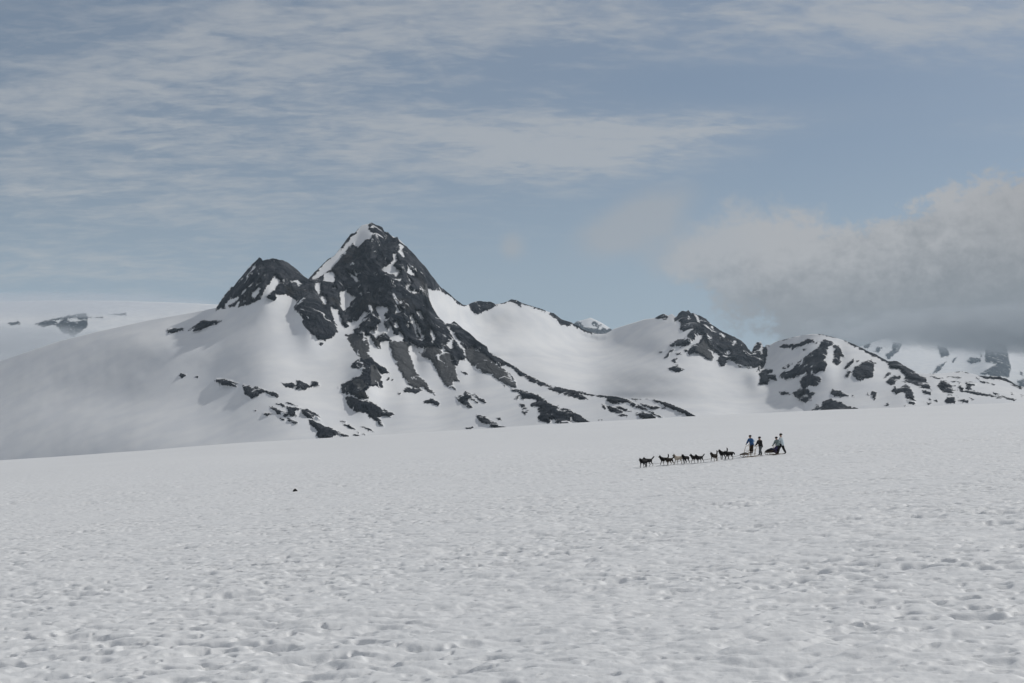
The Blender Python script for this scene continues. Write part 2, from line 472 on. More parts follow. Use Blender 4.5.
ops_main.append(('rock', T(*Q1,
    [(205, 0), (255, 0), (360, 75), (420, 120), (560, 190), (700, 255), (680, 262), (590, 250), (480, 200), (380, 140), (330, 90), (240, 40)],
    [(665, 285), (700, 262), (760, 262), (870, 292), (976, 300), (976, 345), (930, 365), (880, 360), (840, 330), (740, 315)],
    [(305, 290), (340, 280), (560, 340), (640, 400), (720, 440), (830, 470), (976, 540), (1150, 660), (930, 670), (780, 660), (720, 640), (690, 620), (600, 600), (565, 590), (570, 540), (560, 490), (580, 460), (500, 460), (495, 430), (550, 400), (540, 385), (450, 370), (420, 395), (400, 350), (380, 315), (320, 305)],
    [(340, 385), (375, 350), (375, 380)], [(380, 430), (410, 420), (435, 440), (430, 460), (400, 460)], [(410, 480), (445, 460), (480, 490), (440, 530), (415, 515)],
    [(-30, 540), (40, 550), (120, 600), (300, 680), (180, 685), (0, 605), (-40, 560)], [(160, 565), (200, 570), (205, 590), (170, 580)], [(-60, 330), (0, 370), (60, 410), (55, 425), (0, 395)],
    [(225, 250), (245, 245), (240, 262)], [(100, 665), (140, 668), (125, 682)], [(-140, 655), (-60, 650), (-80, 672), (-130, 672)])))
ops_main.append(('snow', T(*Q1, [(425, 490), (445, 485), (450, 500), (430, 505)], [(690, 575), (720, 580), (750, 615), (780, 645), (690, 660), (680, 625)], [(880, 555), (895, 555), (905, 590), (960, 625), (950, 650), (905, 640), (880, 590)])))
ops_main.append(('rock', T(*Q2,
    [(-10, 110), (60, 133), (100, 128), (220, 160), (330, 163), (400, 178), (480, 213), (600, 275), (690, 320), (670, 318), (560, 262), (470, 235), (430, 207), (380, 213), (340, 216), (290, 195), (310, 175), (200, 168), (130, 152), (120, 155), (180, 182), (140, 190), (120, 180), (60, 170), (-10, 150)],
    [(300, 225), (350, 240), (435, 290), (430, 300), (380, 295), (345, 275), (310, 255)], [(355, 230), (400, 240), (460, 265), (440, 270), (380, 250)],
    [(270, 220), (290, 230), (290, 250), (272, 240)], [(480, 285), (530, 268), (600, 290), (630, 318), (560, 318), (510, 300)], [(455, 325), (550, 322), (540, 332), (460, 335)],
    [(520, 215), (560, 225), (640, 238), (600, 250), (540, 235)], [(555, 187), (600, 184), (700, 213), (800, 255), (895, 305), (830, 310), (790, 278), (700, 243), (640, 213), (580, 195)],
    [(430, 175), (515, 186), (490, 193)], [(650, 240), (675, 240), (665, 247)], [(240, 318), (268, 320), (250, 327)], [(280, 340), (365, 332), (350, 342)])))
ops_main.append(('snow', T(*Z1,
    [(490, 480), (530, 390), (630, 250), (685, 300), (630, 390), (550, 450), (530, 480)], [(400, 440), (470, 360), (490, 380), (440, 470), (410, 475)],
    [(300, 430), (350, 375), (340, 410), (310, 440)], [(160, 575), (150, 530), (190, 490), (285, 450), (270, 490), (200, 530)], [(235, 560), (280, 495), (295, 510), (270, 565)],
    [(410, 175), (445, 138), (440, 165), (420, 187)], [(445, 340), (490, 310), (480, 330), (450, 350)], [(370, 360), (430, 310), (420, 330)], [(780, 305), (860, 293), (912, 330), (860, 357), (840, 325)])))
ops_main.append(('snow', T(*Z2,
    [(200, 640), (250, 570), (370, 440), (430, 398), (490, 320), (500, 340), (590, 230), (640, 175), (700, 100), (775, 70), (770, 150), (810, 170), (780, 240), (740, 230), (665, 325), (620, 270), (560, 330), (500, 400), (480, 440), (420, 510), (300, 600), (240, 635)],
    [(430, 395), (500, 318), (505, 345), (430, 420)], [(640, 178), (700, 95), (775, 60), (770, 140), (700, 170)],
    [(335, 580), (380, 560), (410, 540), (440, 600), (430, 665), (330, 640)], [(565, 560), (640, 645), (665, 640), (628, 560), (650, 610)], [(790, 112), (815, 108), (815, 128), (795, 125)])))
ops_main.append(('snow', T(*Z3,
    [(120, 280), (160, 270), (160, 330), (170, 350), (130, 390), (150, 430), (195, 440), (160, 510), (90, 475), (15, 440), (100, 370), (130, 340)],
    [(190, 190), (205, 185), (235, 225), (210, 250), (250, 315), (230, 315), (160, 255), (190, 240)], [(280, 400), (310, 440), (345, 500), (310, 495), (260, 460)],
    [(262, 478), (290, 525), (300, 560), (275, 605), (320, 648), (380, 655), (320, 672), (262, 622), (290, 560), (262, 500)])))
ops_main.append(('scree', T(*Z3, [(400, 620), (420, 570), (560, 580), (480, 640), (470, 690), (420, 690)])))
ops_main.append(('snow', T(*Z4,
    [(440, 30), (490, 30), (495, 90), (480, 150), (440, 90)], [(498, 180), (510, 150), (525, 190), (535, 165), (548, 230), (535, 240), (520, 215), (525, 260)],
    [(680, 120), (740, 95), (790, 160), (840, 170), (790, 210), (780, 250), (720, 305), (700, 290), (680, 200)], [(608, 70), (640, 72), (640, 92)])))
ops_main.append(('snow', T(*Z5,
    [(245, 255), (360, 260), (370, 300), (330, 340), (350, 370), (330, 400), (345, 460), (375, 500), (395, 470), (410, 480), (430, 530), (470, 535), (480, 510), (515, 530), (525, 600), (450, 600), (430, 590), (410, 605), (380, 560), (350, 515), (310, 515), (250, 560), (200, 525), (193, 480), (225, 480), (232, 518), (270, 490), (255, 440), (300, 405)],
    [(-10, 410), (40, 405), (70, 400), (145, 300), (168, 320), (95, 430), (85, 465), (30, 478), (-10, 460)],
    [(430, 330), (460, 280), (490, 300), (490, 270), (510, 300), (480, 320)], [(430, 400), (455, 400), (465, 465), (450, 460)], [(388, 430), (415, 460), (400, 490), (375, 490)],
    [(590, 340), (610, 340), (640, 440), (650, 520), (695, 582), (650, 550), (620, 470), (590, 400)], [(636, 380), (700, 500), (690, 520), (730, 540), (700, 585), (680, 570), (690, 540), (650, 460)],
    [(645, 305), (680, 310), (720, 370), (705, 390), (670, 350)], [(558, 430), (575, 420), (582, 450), (565, 468)], [(780, 480), (800, 480), (832, 570), (805, 612), (798, 560)],
    [(560, 570), (580, 600), (640, 640), (640, 670), (710, 665), (720, 700), (560, 700), (570, 660), (600, 660)],
    [(155, 540), (205, 545), (215, 590), (285, 700), (190, 700), (190, 630)], [(300, 700), (340, 635), (385, 640), (392, 700)], [(95, 120), (115, 118), (115, 138), (98, 138)])))
ops_main.append(('snow', T(*Z6, [(265, 360), (290, 362), (360, 470), (435, 580), (450, 640), (435, 640), (420, 590), (330, 480)], [(255, 525), (300, 480), (318, 485), (322, 575), (300, 580)], [(215, 560), (245, 600), (232, 605)], [(90, 380), (112, 380), (150, 470), (125, 515), (118, 470)])))
ops_main.append(('snow', T(*Q1, [(190, 30), (235, 60), (340, 230), (300, 200), (250, 110)])))

ridge_main = [(-260, 470, 2350), (-160, 418, 2480), (-60, 385, 2570), (0, 361, 2640), (30, 351, 2680), (60, 341, 2730), (100, 331, 2810), (150, 320, 2930), (190, 313, 3060), (213, 308.5, 3150),
    (216, 308, 3300), (223, 297, 3310), (231.5, 286.5, 3320), (233, 287, 3320), (241, 277, 3330), (252, 264.3, 3340), (259.2, 257.2, 3350), (261.2, 258.2, 3350), (262.8, 260.8, 3350), (271.5, 258, 3350),
    (281.7, 260.2, 3370), (289, 263.3, 3390), (296, 268.4, 3410), (302.2, 274.6, 3430), (308.4, 279.2, 3460), (309.5, 277.4, 3460),
    (315.6, 271.3, 3480), (327.9, 259, 3500), (334, 256, 3510), (340, 248.6, 3530), (350, 234.4, 3560), (355, 232.4, 3570), (361.7, 225.3, 3590), (368.9, 223.7, 3600), (371.7, 222.8, 3600), (375, 224.3, 3600), (382.2, 227.2, 3600),
    (384.3, 231.2, 3600), (388, 232, 3600), (393, 237.3, 3590), (397.4, 236.8, 3590), (399.5, 241.4, 3580), (407, 246.5, 3570), (416, 256.5, 3540), (421, 262, 3510), (424, 266, 3480), (427, 284, 3440), (429.5, 300, 3400), (433, 308, 3350), (438, 316, 3300),
    (445.2, 323.6, 3220), (451, 322.8, 3180), (454.3, 321, 3150), (457.5, 323.5, 3130), (462, 328, 3100), (470, 333.5, 3050), (478, 341, 3000), (486.7, 346.4, 2950), (489, 351.5, 2920), (497, 356.5, 2860), (505, 361, 2800),
    (516.9, 367.7, 2720), (523, 372, 2680), (537.4, 379.5, 2600), (551.7, 385.6, 2500), (558, 386.8, 2460), (570, 389.5, 2400), (580, 390.7, 2330), (594, 394.8, 2250), (611.6, 396, 2150), (622, 397.6, 2100), (640, 399, 2020), (648, 398.8, 1990), (655, 399, 1960),
    (669.4, 403.3, 1900), (685, 409.8, 1830), (700, 418, 1760), (720, 432, 1690), (745, 448, 1620)]
base_main = [(-260, 500, 2900), (0, 478, 2620), (200, 468, 2200), (320, 460, 1950), (500, 446, 1850), (640, 438, 1650), (745, 452, 1550)]
_d = [(-260, 3560), (0, 3330), (110, 3230), (213, 3190), (300, 3210), (340, 3330), (372, 3470), (400, 3430), (424, 3380), (433, 3310), (446, 3200)]
ridge_main = [(a, b, np.interp(a, [q[0] for q in _d], [q[1] for q in _d]) if a < 445 else c) for a, b, c in ridge_main]
k_main = [(-260, 1.3), (0, 1.25), (150, 1.15), (225, .95), (300, .75), (370, .62), (430, .7), (500, .9), (600, 1.0), (745, 1.0)]
bumps_main = [(312, 316, 16, 30, -95), (262, 285, 22, 25, -60), (366, 380, 16, 34, -90), (395, 290, 26, 40, -70), (350, 300, 10, 30, 50), (440, 345, 18, 26, -70), (415, 352, 9, 32, 40),
              (472, 352, 8, 26, 45), (550, 412, 30, 20, -70), (300, 412, 34, 24, -50), (372, 232, 10, 26, -60), (130, 400, 90, 26, 60), (170, 345, 60, 18, -50)]
mt = mountain(ridge_main, base_main, k_main, ops_main, .72, 300, 3, bumps_main, snow_amp=3.5)
tag(mt, 'big dark rocky peak with snow strips and scree, tallest of all', 'mountain', kind='structure')

# ---- the snow basin behind with its low rocky rim and the dark crag on its right
ops_bas = [('rock', T(*Z6,
    [(480, 150), (505, 115), (600, 90), (700, 105), (758, 148), (700, 180), (640, 200), (570, 238), (520, 222)], [(755, 125), (820, 90), (880, 80), (905, 50), (990, 60), (990, 165), (940, 140), (900, 115), (850, 112), (800, 137)],
    [(-260, -500), (240, -70), (360, 40), (470, 145), (440, 157), (380, 143), (320, 75), (250, 37), (200, 0), (120, 0), (60, -20), (0, 0), (-150, -200)])),
    ('rock', T(350, 210, 2.844, [(455, 258), (460, 240), (500, 255), (560, 280), (555, 292), (530, 280), (510, 273)], [(565, 295), (580, 280), (640, 312), (720, 330), (720, 352), (680, 352), (640, 332), (600, 325)])),
    ('rock', T(650, 300, 9.76,
    [(45, 185), (80, 140), (125, 130), (150, 145), (172, 170), (130, 197), (110, 182), (80, 187)],
    [(230, 215), (270, 130), (310, 85), (370, 70), (420, 110), (560, 170), (700, 280), (850, 350), (960, 440), (990, 520), (1080, 490), (1085, 560), (1080, 640), (976, 645), (850, 645), (830, 600), (760, 575), (750, 600), (730, 640), (700, 652), (655, 590), (680, 540), (640, 510), (620, 540), (605, 592), (540, 570), (490, 530), (420, 515), (380, 545), (370, 510), (400, 460), (470, 420), (520, 340), (470, 350), (450, 330), (440, 380), (370, 440), (340, 450), (200, 455), (190, 440), (240, 400), (330, 380), (430, 270), (340, 305), (290, 290), (300, 220), (280, 200)],
    [(85, 510), (130, 490), (125, 505), (95, 518)], [(140, 560), (190, 490), (235, 480), (190, 520), (185, 555), (150, 572)], [(250, 520), (290, 510), (300, 530), (260, 537)],
    [(210, 590), (240, 565), (280, 575), (240, 612)], [(170, 660), (240, 645), (330, 680), (260, 702), (190, 682)], [(245, 628), (280, 628), (270, 638)], [(330, 490), (360, 482), (368, 502), (340, 507)])),
    ('snow', T(650, 300, 9.76, [(362, 145), (395, 175), (380, 188)], [(425, 120), (470, 150), (492, 222), (470, 210)], [(588, 258), (610, 258), (628, 292), (610, 292)], [(685, 312), (742, 355), (725, 368), (690, 332)],
    [(798, 432), (825, 392), (842, 405), (815, 442)], [(670, 358), (702, 375), (690, 388)], [(745, 500), (772, 490), (770, 530), (750, 535)], [(252, 232), (285, 225), (280, 240), (258, 242)])),
    ('scree', T(650, 300, 9.76, [(540, 360), (590, 420), (630, 480), (605, 585), (540, 565), (470, 510), (430, 490), (500, 420)])),
    ('rock', T(740, 325, 7.59, [(-10, 105), (40, 140), (65, 190), (45, 222), (90, 240), (180, 220), (160, 195), (188, 155), (204, 175), (202, 250), (182, 310), (150, 352), (130, 347), (160, 310), (100, 327), (-10, 318)],
    [(95, 180), (140, 125), (162, 148), (150, 182), (110, 202), (100, 240), (85, 232)], [(200, 135), (215, 128), (215, 145)], [(205, 155), (225, 150), (225, 165)],
    [(140, 370), (190, 335), (250, 340), (240, 360), (210, 375), (270, 380), (282, 422), (225, 410), (210, 447), (143, 447), (155, 400)],
    [(285, 510), (340, 500), (382, 525), (330, 532)]))]
# ---- the rounded, rock spotted mountain on the right
Q6 = (740, 325, 7.59); Q7 = (820, 325, 7.59); Q8 = (900, 335, 8.032)
ops_rt = [('rock', T(*Q6,
    [(295, 165), (320, 150), (400, 145), (450, 140), (520, 105), (560, 110), (565, 130), (500, 145), (430, 170), (390, 195), (400, 165), (320, 180)], [(570, 135), (600, 120), (590, 145)], [(480, 185), (505, 180), (490, 195)],
    [(615, 130), (640, 110), (700, 130), (715, 142), (665, 165), (660, 240), (640, 265), (665, 300), (640, 350), (600, 350), (570, 385), (610, 390), (615, 430), (580, 460), (520, 460), (500, 490), (450, 460), (460, 420), (510, 355), (420, 395), (340, 418), (295, 395), (320, 360), (370, 350), (400, 330), (440, 280), (520, 220), (600, 160)],
    [(318, 332), (390, 285), (402, 300), (330, 337)], [(400, 520), (440, 490), (520, 480), (530, 510), (575, 515), (545, 535), (540, 570), (500, 592), (450, 570)], [(570, 605), (600, 598), (582, 617)],
    [(545, 645), (620, 610), (630, 580), (690, 558), (759, 585), (820, 615), (890, 632), (890, 655), (700, 670)], [(555, 62), (640, 66), (700, 80), (790, 105), (790, 112), (640, 80)], [(280, 128), (340, 105), (420, 82), (420, 88), (330, 115)])),
    ('snow', T(*Q6, [(420, 297), (485, 273), (462, 297)], [(460, 538), (500, 525), (527, 540), (500, 547)])),
    ('rock', T(*Q7,
    [(100, 150), (140, 160), (190, 245), (150, 240), (160, 290), (130, 305), (100, 290)], [(185, 332), (210, 290), (250, 255), (257, 280), (200, 332)], [(245, 350), (260, 320), (340, 280), (390, 265), (412, 310), (400, 400), (340, 400), (310, 430), (250, 385)],
    [(185, 395), (215, 340), (237, 360), (210, 402)], [(478, 402), (520, 360), (542, 365), (510, 397)], [(505, 430), (530, 400), (612, 380), (610, 405), (545, 457), (510, 447)],
    [(543, 500), (570, 460), (580, 490), (650, 455), (690, 480), (722, 572), (650, 545), (640, 500), (580, 527)], [(72, 510), (100, 490), (150, 500), (222, 542), (110, 542)],
    [(385, 530), (400, 500), (432, 520), (430, 545), (410, 572)], [(353, 530), (365, 518), (372, 537)], [(488, 612), (520, 588), (527, 617)], [(660, 573), (720, 575), (732, 607)], [(270, 275), (300, 263), (285, 287)], [(408, 283), (427, 290), (415, 295)], [(240, 537), (258, 540), (245, 547)], [(635, 612), (655, 610), (645, 618)],
    [(180, 110), (260, 130), (340, 172), (420, 215), (520, 262), (600, 262), (640, 300), (700, 342), (775, 395), (765, 472), (700, 442), (618, 430), (650, 385), (600, 332), (530, 330), (515, 290), (410, 238), (330, 198), (280, 173), (190, 128)])),
    ('rock', T(*Q8,
    [(0, 220), (60, 260), (130, 310), (210, 350), (252, 442), (170, 420), (100, 370), (18, 372), (60, 320), (0, 270)], [(0, 430), (50, 395), (90, 430), (122, 522), (60, 510), (30, 460), (0, 462)], [(178, 445), (250, 460), (245, 482), (190, 467)],
    [(298, 410), (330, 368), (400, 380), (432, 440), (415, 492), (360, 470), (320, 430)], [(358, 532), (380, 500), (442, 500), (442, 547), (370, 547)], [(53, 530), (125, 528), (130, 562), (70, 552)], [(173, 540), (260, 545), (230, 560)], [(473, 525), (552, 518), (545, 542), (490, 542)],
    [(480, 408), (512, 430), (500, 452), (473, 430)], [(518, 420), (560, 408), (602, 447), (540, 442)], [(528, 380), (622, 385), (600, 402), (540, 402)], [(610, 345), (722, 382), (660, 384)], [(630, 325), (800, 330), (860, 350), (990, 425), (960, 425), (850, 368), (790, 358), (680, 350)],
    [(750, 460), (802, 475), (770, 482)], [(790, 482), (860, 500), (935, 520), (920, 526), (860, 514), (790, 490)], [(430, 290), (520, 288), (595, 300), (540, 304), (500, 300)], [(205, 300), (300, 305), (270, 312)], [(250, 333), (352, 345), (300, 350)], [(408, 368), (452, 374), (440, 380)], [(460, 376), (490, 380), (475, 386)],
    [(415, 405), (450, 405), (440, 414)], [(380, 338), (500, 340), (480, 348)], [(735, 395), (765, 400), (750, 406)], [(890, 400), (935, 415), (905, 410)], [(890, 462), (920, 478), (900, 474)], [(560, 505), (605, 515), (580, 522)], [(455, 488), (475, 490), (465, 497)], [(970, 480), (1000, 490), (980, 495)], [(280, 530), (300, 522), (300, 542)], [(225, 510), (260, 520), (245, 525)])),
    ('rock', [[(948, 389.5), (972, 391), (990, 394.5), (1004, 398), (990, 396.5), (970, 393)]])]
ridge_rt = [(770, 420, 4000), (778, 362, 3950), (784, 345, 3760), (790, 338.6, 3650), (800, 335.6, 3510), (812, 334, 3500), (822, 334.2, 3490), (835, 337.6, 3460), (845, 340.6, 3430), (855, 344.8, 3400), (866, 350, 3350), (876, 354.6, 3300), (888, 361, 3220),
    (898, 361.2, 3160), (903, 365, 3120), (910, 369, 3070), (918, 373, 3020), (930, 373.8, 3000), (945, 373, 2980), (962, 371.2, 2960), (980, 375.8, 2950), (1000, 376.6, 2900), (1006, 378.6, 2890), (1018, 385.6, 2850), (1030, 388, 2850), (1080, 380, 2900), (1150, 392, 2850), (1250, 418, 2700)]
ops_bas = ops_bas + ops_rt[:2]
ridge_bas = [(380, 230, 3800), (400, 240, 3780), (416, 257, 3750), (425, 266.5, 3750), (433, 277, 3760), (440, 286.5, 3800), (447, 291.5, 3900), (455, 299, 4000), (463, 304.8, 4100), (467, 305.2, 4150), (470, 303.5, 4180), (475, 301.8, 4200),
    (482, 301.3, 4220), (491, 302, 4240), (496, 304.3, 4250), (503, 303, 4260), (508, 301.2, 4270), (511, 299.4, 4280), (516, 299.6, 4290), (522, 303, 4300), (530, 305.5, 4320), (540, 308.6, 4340), (548, 311.6, 4360), (553, 313, 4370),
    (560, 318.5, 4400), (568, 321.5, 4420), (576, 325, 4450), (586, 330.5, 4480), (598, 334.2, 4500), (606, 333.6, 4480), (614, 328.8, 4450), (628, 324.4, 4400), (645, 319.2, 4300), (655, 318, 4250), (659, 315, 4240), (664, 313.8, 4240),
    (668, 315.6, 4230), (672, 313.8, 4220), (676, 317, 4210), (679, 313, 4200), (682, 310.5, 4190), (686, 311, 4180), (688.3, 309.6, 4170), (691, 313, 4160), (695, 313.8, 4150), (706, 319, 4120), (712, 325, 4100), (721, 330.5, 4080), (735, 337.5, 4050), (742, 341, 4030), (746, 345, 4010),
    (748, 349, 4000), (751.5, 352, 3990), (754, 346, 3980), (757, 342, 3980), (761, 341.6, 3970), (764, 348, 3960), (766.5, 344.6, 3880), (770, 345, 3830), (776, 341.6, 3750), (790, 338, 3640), (800, 335.6, 3560), (812, 334, 3500), (820, 342, 3560), (840, 380, 3600)]
base_bas = [(380, 440, 3300), (500, 440, 2950), (600, 438, 2600), (700, 436, 2400), (760, 436, 2680), (790, 436, 2750), (812, 434, 2640), (840, 440, 2700)]
k_bas = [(380, .9), (440, .75), (520, .72), (640, .72), (700, .66), (760, .8), (790, .826), (820, .85), (840, .86)]
bumps_bas = [(700, 332, 24, 22, -120), (742, 355, 16, 22, -120), (668, 345, 22, 16, -70), (560, 345, 60, 16, 90), (470, 325, 40, 12, 60), (620, 400, 120, 7, 60), (640, 372, 90, 14, -70), (756, 378, 10, 14, -60), (500, 358, 46, 5, 40)]
mb = mountain(ridge_bas, base_bas, k_bas, ops_bas, .72, 190, 17, bumps_bas, snow_amp=6)
tag(mb, 'broad bright snow basin with dark crag at its right end', 'mountain', kind='structure')

ops_rt.insert(0, ops_bas[-3])
base_rt = [(770, 446, 3100), (778, 438, 3000), (790, 436, 2760), (850, 430, 2450), (950, 420, 2300), (1024, 413, 2250), (1250, 425, 2200)]
k_rt = [(770, .82), (790, .828), (820, .85), (900, .9), (950, .8), (1250, .9)]
bumps_rt = [(820, 365, 30, 22, -80), (868, 372, 20, 18, -50), (905, 395, 16, 14, -40), (780, 380, 12, 14, -40), (935, 385, 12, 10, -30), (840, 360, 8, 20, 30)]
mr = mountain(ridge_rt, base_rt, k_rt, ops_rt, .72, 130, 29, bumps_rt, rock_amp=26)
tag(mr, 'rounded snowy mountain spotted with dark rock, under the grey cloud', 'mountain', kind='structure')

# ---- the small far peak in the notch
ops_far = [('rock', T(580, 280, 4.555, [(-40, 170), (0, 190), (40, 195), (70, 190), (120, 225), (150, 215), (170, 270), (-40, 270)])),
           ('snow', T(580, 280, 4.555, [(0, 195), (45, 165), (60, 205), (90, 220), (60, 222), (20, 215)], [(75, 200), (105, 215), (95, 228)]))]
mf = mountain([(550, 345, 13000), (562, 334, 13000), (570, 328, 13000), (576, 322, 13000), (584, 319.6, 13000), (590.5, 317.6, 13000), (597, 320.5, 13000), (602, 323, 13000), (609, 327.5, 13000), (616, 333, 13000), (640, 346, 13000)],
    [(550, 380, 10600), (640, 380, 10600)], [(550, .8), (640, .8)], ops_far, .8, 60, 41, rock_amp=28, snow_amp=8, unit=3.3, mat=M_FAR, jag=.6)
tag(mf, 'small bluish peak in the notch of the basin rim', 'mountain', kind='structure')

# ---- the far snow plateau on the left
ops_pl = [('rock', T(0, 280, 3.415, [(118, 150), (160, 138), (230, 122), (290, 112), (300, 120), (298, 160), (250, 195), (215, 180), (190, 152), (150, 160)], [(25, 148), (60, 142), (70, 150), (40, 155)], [(370, 117), (430, 114), (430, 121)], [(300, 128), (350, 126), (352, 130)])),
          ('snow', T(0, 280, 3.415, [(225, 135), (262, 130), (285, 142), (240, 142)], [(180, 140), (215, 132), (200, 148)]))]
mp_ = mountain([(-420, 330, 12000), (-300, 312, 12000), (-200, 304, 12000), (-100, 301, 12000), (0, 301.6, 12000), (60, 300.4, 12000), (110, 300.8, 12000), (160, 302, 12000), (215, 304.4, 12000), (260, 308, 12000), (330, 330, 12000), (400, 380, 12000)],
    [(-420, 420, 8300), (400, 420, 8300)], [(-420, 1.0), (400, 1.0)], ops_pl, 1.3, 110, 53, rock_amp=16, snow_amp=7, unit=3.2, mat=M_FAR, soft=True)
tag(mp_, 'far flat topped snow plateau on the left with hazy outcrop', 'mountain', kind='structure')

# ---- the far mountains whose heads are in the cloud on the right
ops_fr = [('rock', T(*Q8, [(305, 90), (370, 100), (402, 160), (330, 182), (318, 150)], [(270, 305), (300, 250), (372, 213), (350, 250), (300, 300)], [(418, 217), (440, 178), (458, 185), (430, 217)], [(533, 210), (570, 180), (652, 188), (642, 217), (570, 227)],
    [(680, 180), (700, 60), (850, 60), (885, 250), (880, 335), (730, 335), (700, 310), (680, 322), (645, 312), (730, 260), (780, 235), (690, 217)], [(640, 150), (660, 160), (660, 180)], [(960, 280), (980, 300), (990, 330), (965, 310)], [(940, 370), (1000, 350), (1010, 430), (960, 410)], [(-60, 60), (20, 60), (-10, 120), (-40, 150), (-60, 120)], [(-300, 60), (-230, 70), (-262, 110), (-290, 100)])),
    ('rock', T(820, 325, 7.59, [(410, 200), (440, 165), (470, 170), (450, 210)], [(500, 215), (540, 200), (600, 195), (560, 220), (530, 262), (512, 255)]))]
me_ = mountain([(780, 385, 16000), (830, 360, 16000), (862, 346, 16000), (880, 340, 16000), (905, 334, 16000), (930, 336, 16000), (955, 338, 16000), (975, 333, 16000), (1000, 329, 16000), (1024, 334, 16000), (1080, 330, 16000), (1160, 326, 16000), (1280, 350, 16000), (1400, 346, 16000), (1560, 425, 16000)],
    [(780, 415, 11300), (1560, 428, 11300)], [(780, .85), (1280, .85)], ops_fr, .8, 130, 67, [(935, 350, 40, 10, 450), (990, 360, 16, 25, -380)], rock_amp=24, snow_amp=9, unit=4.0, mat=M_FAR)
tag(me_, 'bluish far mountains whose tops vanish in grey cloud', 'mountain', kind='structure')


# ------------------------------------------------------------------ low cloud and fog on the far mountains, and the air
def volume_mat(name, col, density, aniso=.0):
    m = bpy.data.materials.new(name); m.use_nodes = True
    nt = m.node_tree; nt.nodes.clear()
    out = nt.nodes.new('ShaderNodeOutputMaterial'); v = nt.nodes.new('ShaderNodeVolumePrincipled')
    v.inputs['Color'].default_value = (*col, 1); v.inputs['Density'].default_value = density; v.inputs['Anisotropy'].default_value = aniso
    nt.links.new(v.outputs[0], out.inputs['Volume'])
    return m

def cloud_mist(cx, cy, d, rx, ry, rd, col, density, seed, label):
    """a bank of low cloud and fog, thinning out towards its rim and broken by drifts"""
    sx, sy, sz = rx * d / F, rd, ry * d / F
    bm = bmesh.new(); bmesh.ops.create_icosphere(bm, subdivisions=4, radius=1.0)
    for v in bm.verts: v.co = Vector((v.co.x * sx, v.co.y * sy, v.co.z * sz))
    me = bpy.data.meshes.new('cloud_mist'); bm.to_mesh(me); bm.free()
    m = volume_mat('cloud_mist', col, density)
    nt = m.node_tree; pv = [n for n in nt.nodes if n.type == 'PRINCIPLED_VOLUME'][0]
    tc = nt.nodes.new('ShaderNodeTexCoord'); mp = nt.nodes.new('ShaderNodeMapping')
    mp.inputs['Scale'].default_value = (1 / sx, 1 / sy, 1 / sz); nt.links.new(tc.outputs['Object'], mp.inputs['Vector'])
    sp = nt.nodes.new('ShaderNodeSeparateXYZ'); nt.links.new(mp.outputs[0], sp.inputs[0])
    X, Y, Z = (E(nt, sp.outputs[i]) for i in range(3))
    r2 = X * X + Y * Y + Z * Z
    n = tex(nt, vec(nt, X * (rx / 60.0) + seed * 7.0, Y * 1.5, Z * 1.2), 2.4, 4, .6)
    dn = (1.0 - r2 + (n - .56) * 2.4 * (1.25 - r2)).sstep(.0, .85)
    nt.links.new((dn * density).s, pv.inputs['Density'])
    o = link('cloud_mist', me, [m])
    o.location = ((cx - CX) / F * d, d, (HY - cy) / F * d)
    return tag(o, label, 'cloud_mist', kind='stuff')

cloud_mist(1150, 329, 13000, 380, 31, 900, (.64, .67, .70), .0075, 1, 'grey cloud hiding the tops of the far right mountains')  # foot of the cloud bank, a volume that fades the summits
cloud_mist(20, 344, 7600, 125, 22, 600, (.70, .73, .77), .0040, 5, 'pale fog below the far left plateau')
cloud_mist(40, 305, 10600, 230, 14, 600, (.80, .83, .88), .0022, 9, 'thin pale cloud along the crest of the far left plateau')

hz = bpy.data.meshes.new('haze'); _b = bmesh.new(); bmesh.ops.create_cube(_b, size=1.0)
for v in _b.verts: v.co = Vector((v.co.x * 38000, v.co.y * 38000, -260 + (v.co.z + .5) * 1640))
_b.to_mesh(hz); _b.free()
haze = link('haze', hz, [volume_mat('haze', (.72, .87, 1.0), 2.1e-5, .0)])
tag(haze, 'thin blue haze filling the air over the glacier', 'haze', kind='stuff')


# ------------------------------------------------------------------ sky
W = bpy.data.worlds.new('World'); SC.world = W; W.use_nodes = True
nt = W.node_tree; nt.nodes.clear()
wout = nt.nodes.new('ShaderNodeOutputWorld'); bg = nt.nodes.new('ShaderNodeBackground')
nt.links.new(bg.outputs[0], wout.inputs[0])
sky = nt.nodes.new('ShaderNodeTexSky'); sky.sky_type = 'NISHITA'; sky.sun_disc = False
sky.sun_elevation = SUN_EL; sky.sun_rotation = SUN_ROT; sky.altitude = 1200; sky.air_density = 1.0; sky.dust_density = 2.0; sky.ozone_density = 1.0
tc = nt.nodes.new('ShaderNodeTexCoord'); sep = nt.nodes.new('ShaderNodeSeparateXYZ'); nt.links.new(tc.outputs['Generated'], sep.inputs[0])
x, y, z = (E(nt, sep.outputs[i]) for i in range(3))
yc = y.max(.15)
A = x / yc * F + CX                 # across, degrees of azimuth in thousandths
EL = z / yc * F                     # up from the level
H = lambda py: HY - py
def gauss(cx, cy, sx, sy, rot=0.0):
    dx, dy = A - cx, EL - H(cy)
    c, s = math.cos(rot), math.sin(rot)
    u = (dx * c + dy * s) / sx; v = (dy * c - dx * s) / sy
    return ((u * u + v * v) * -1.0).exp()

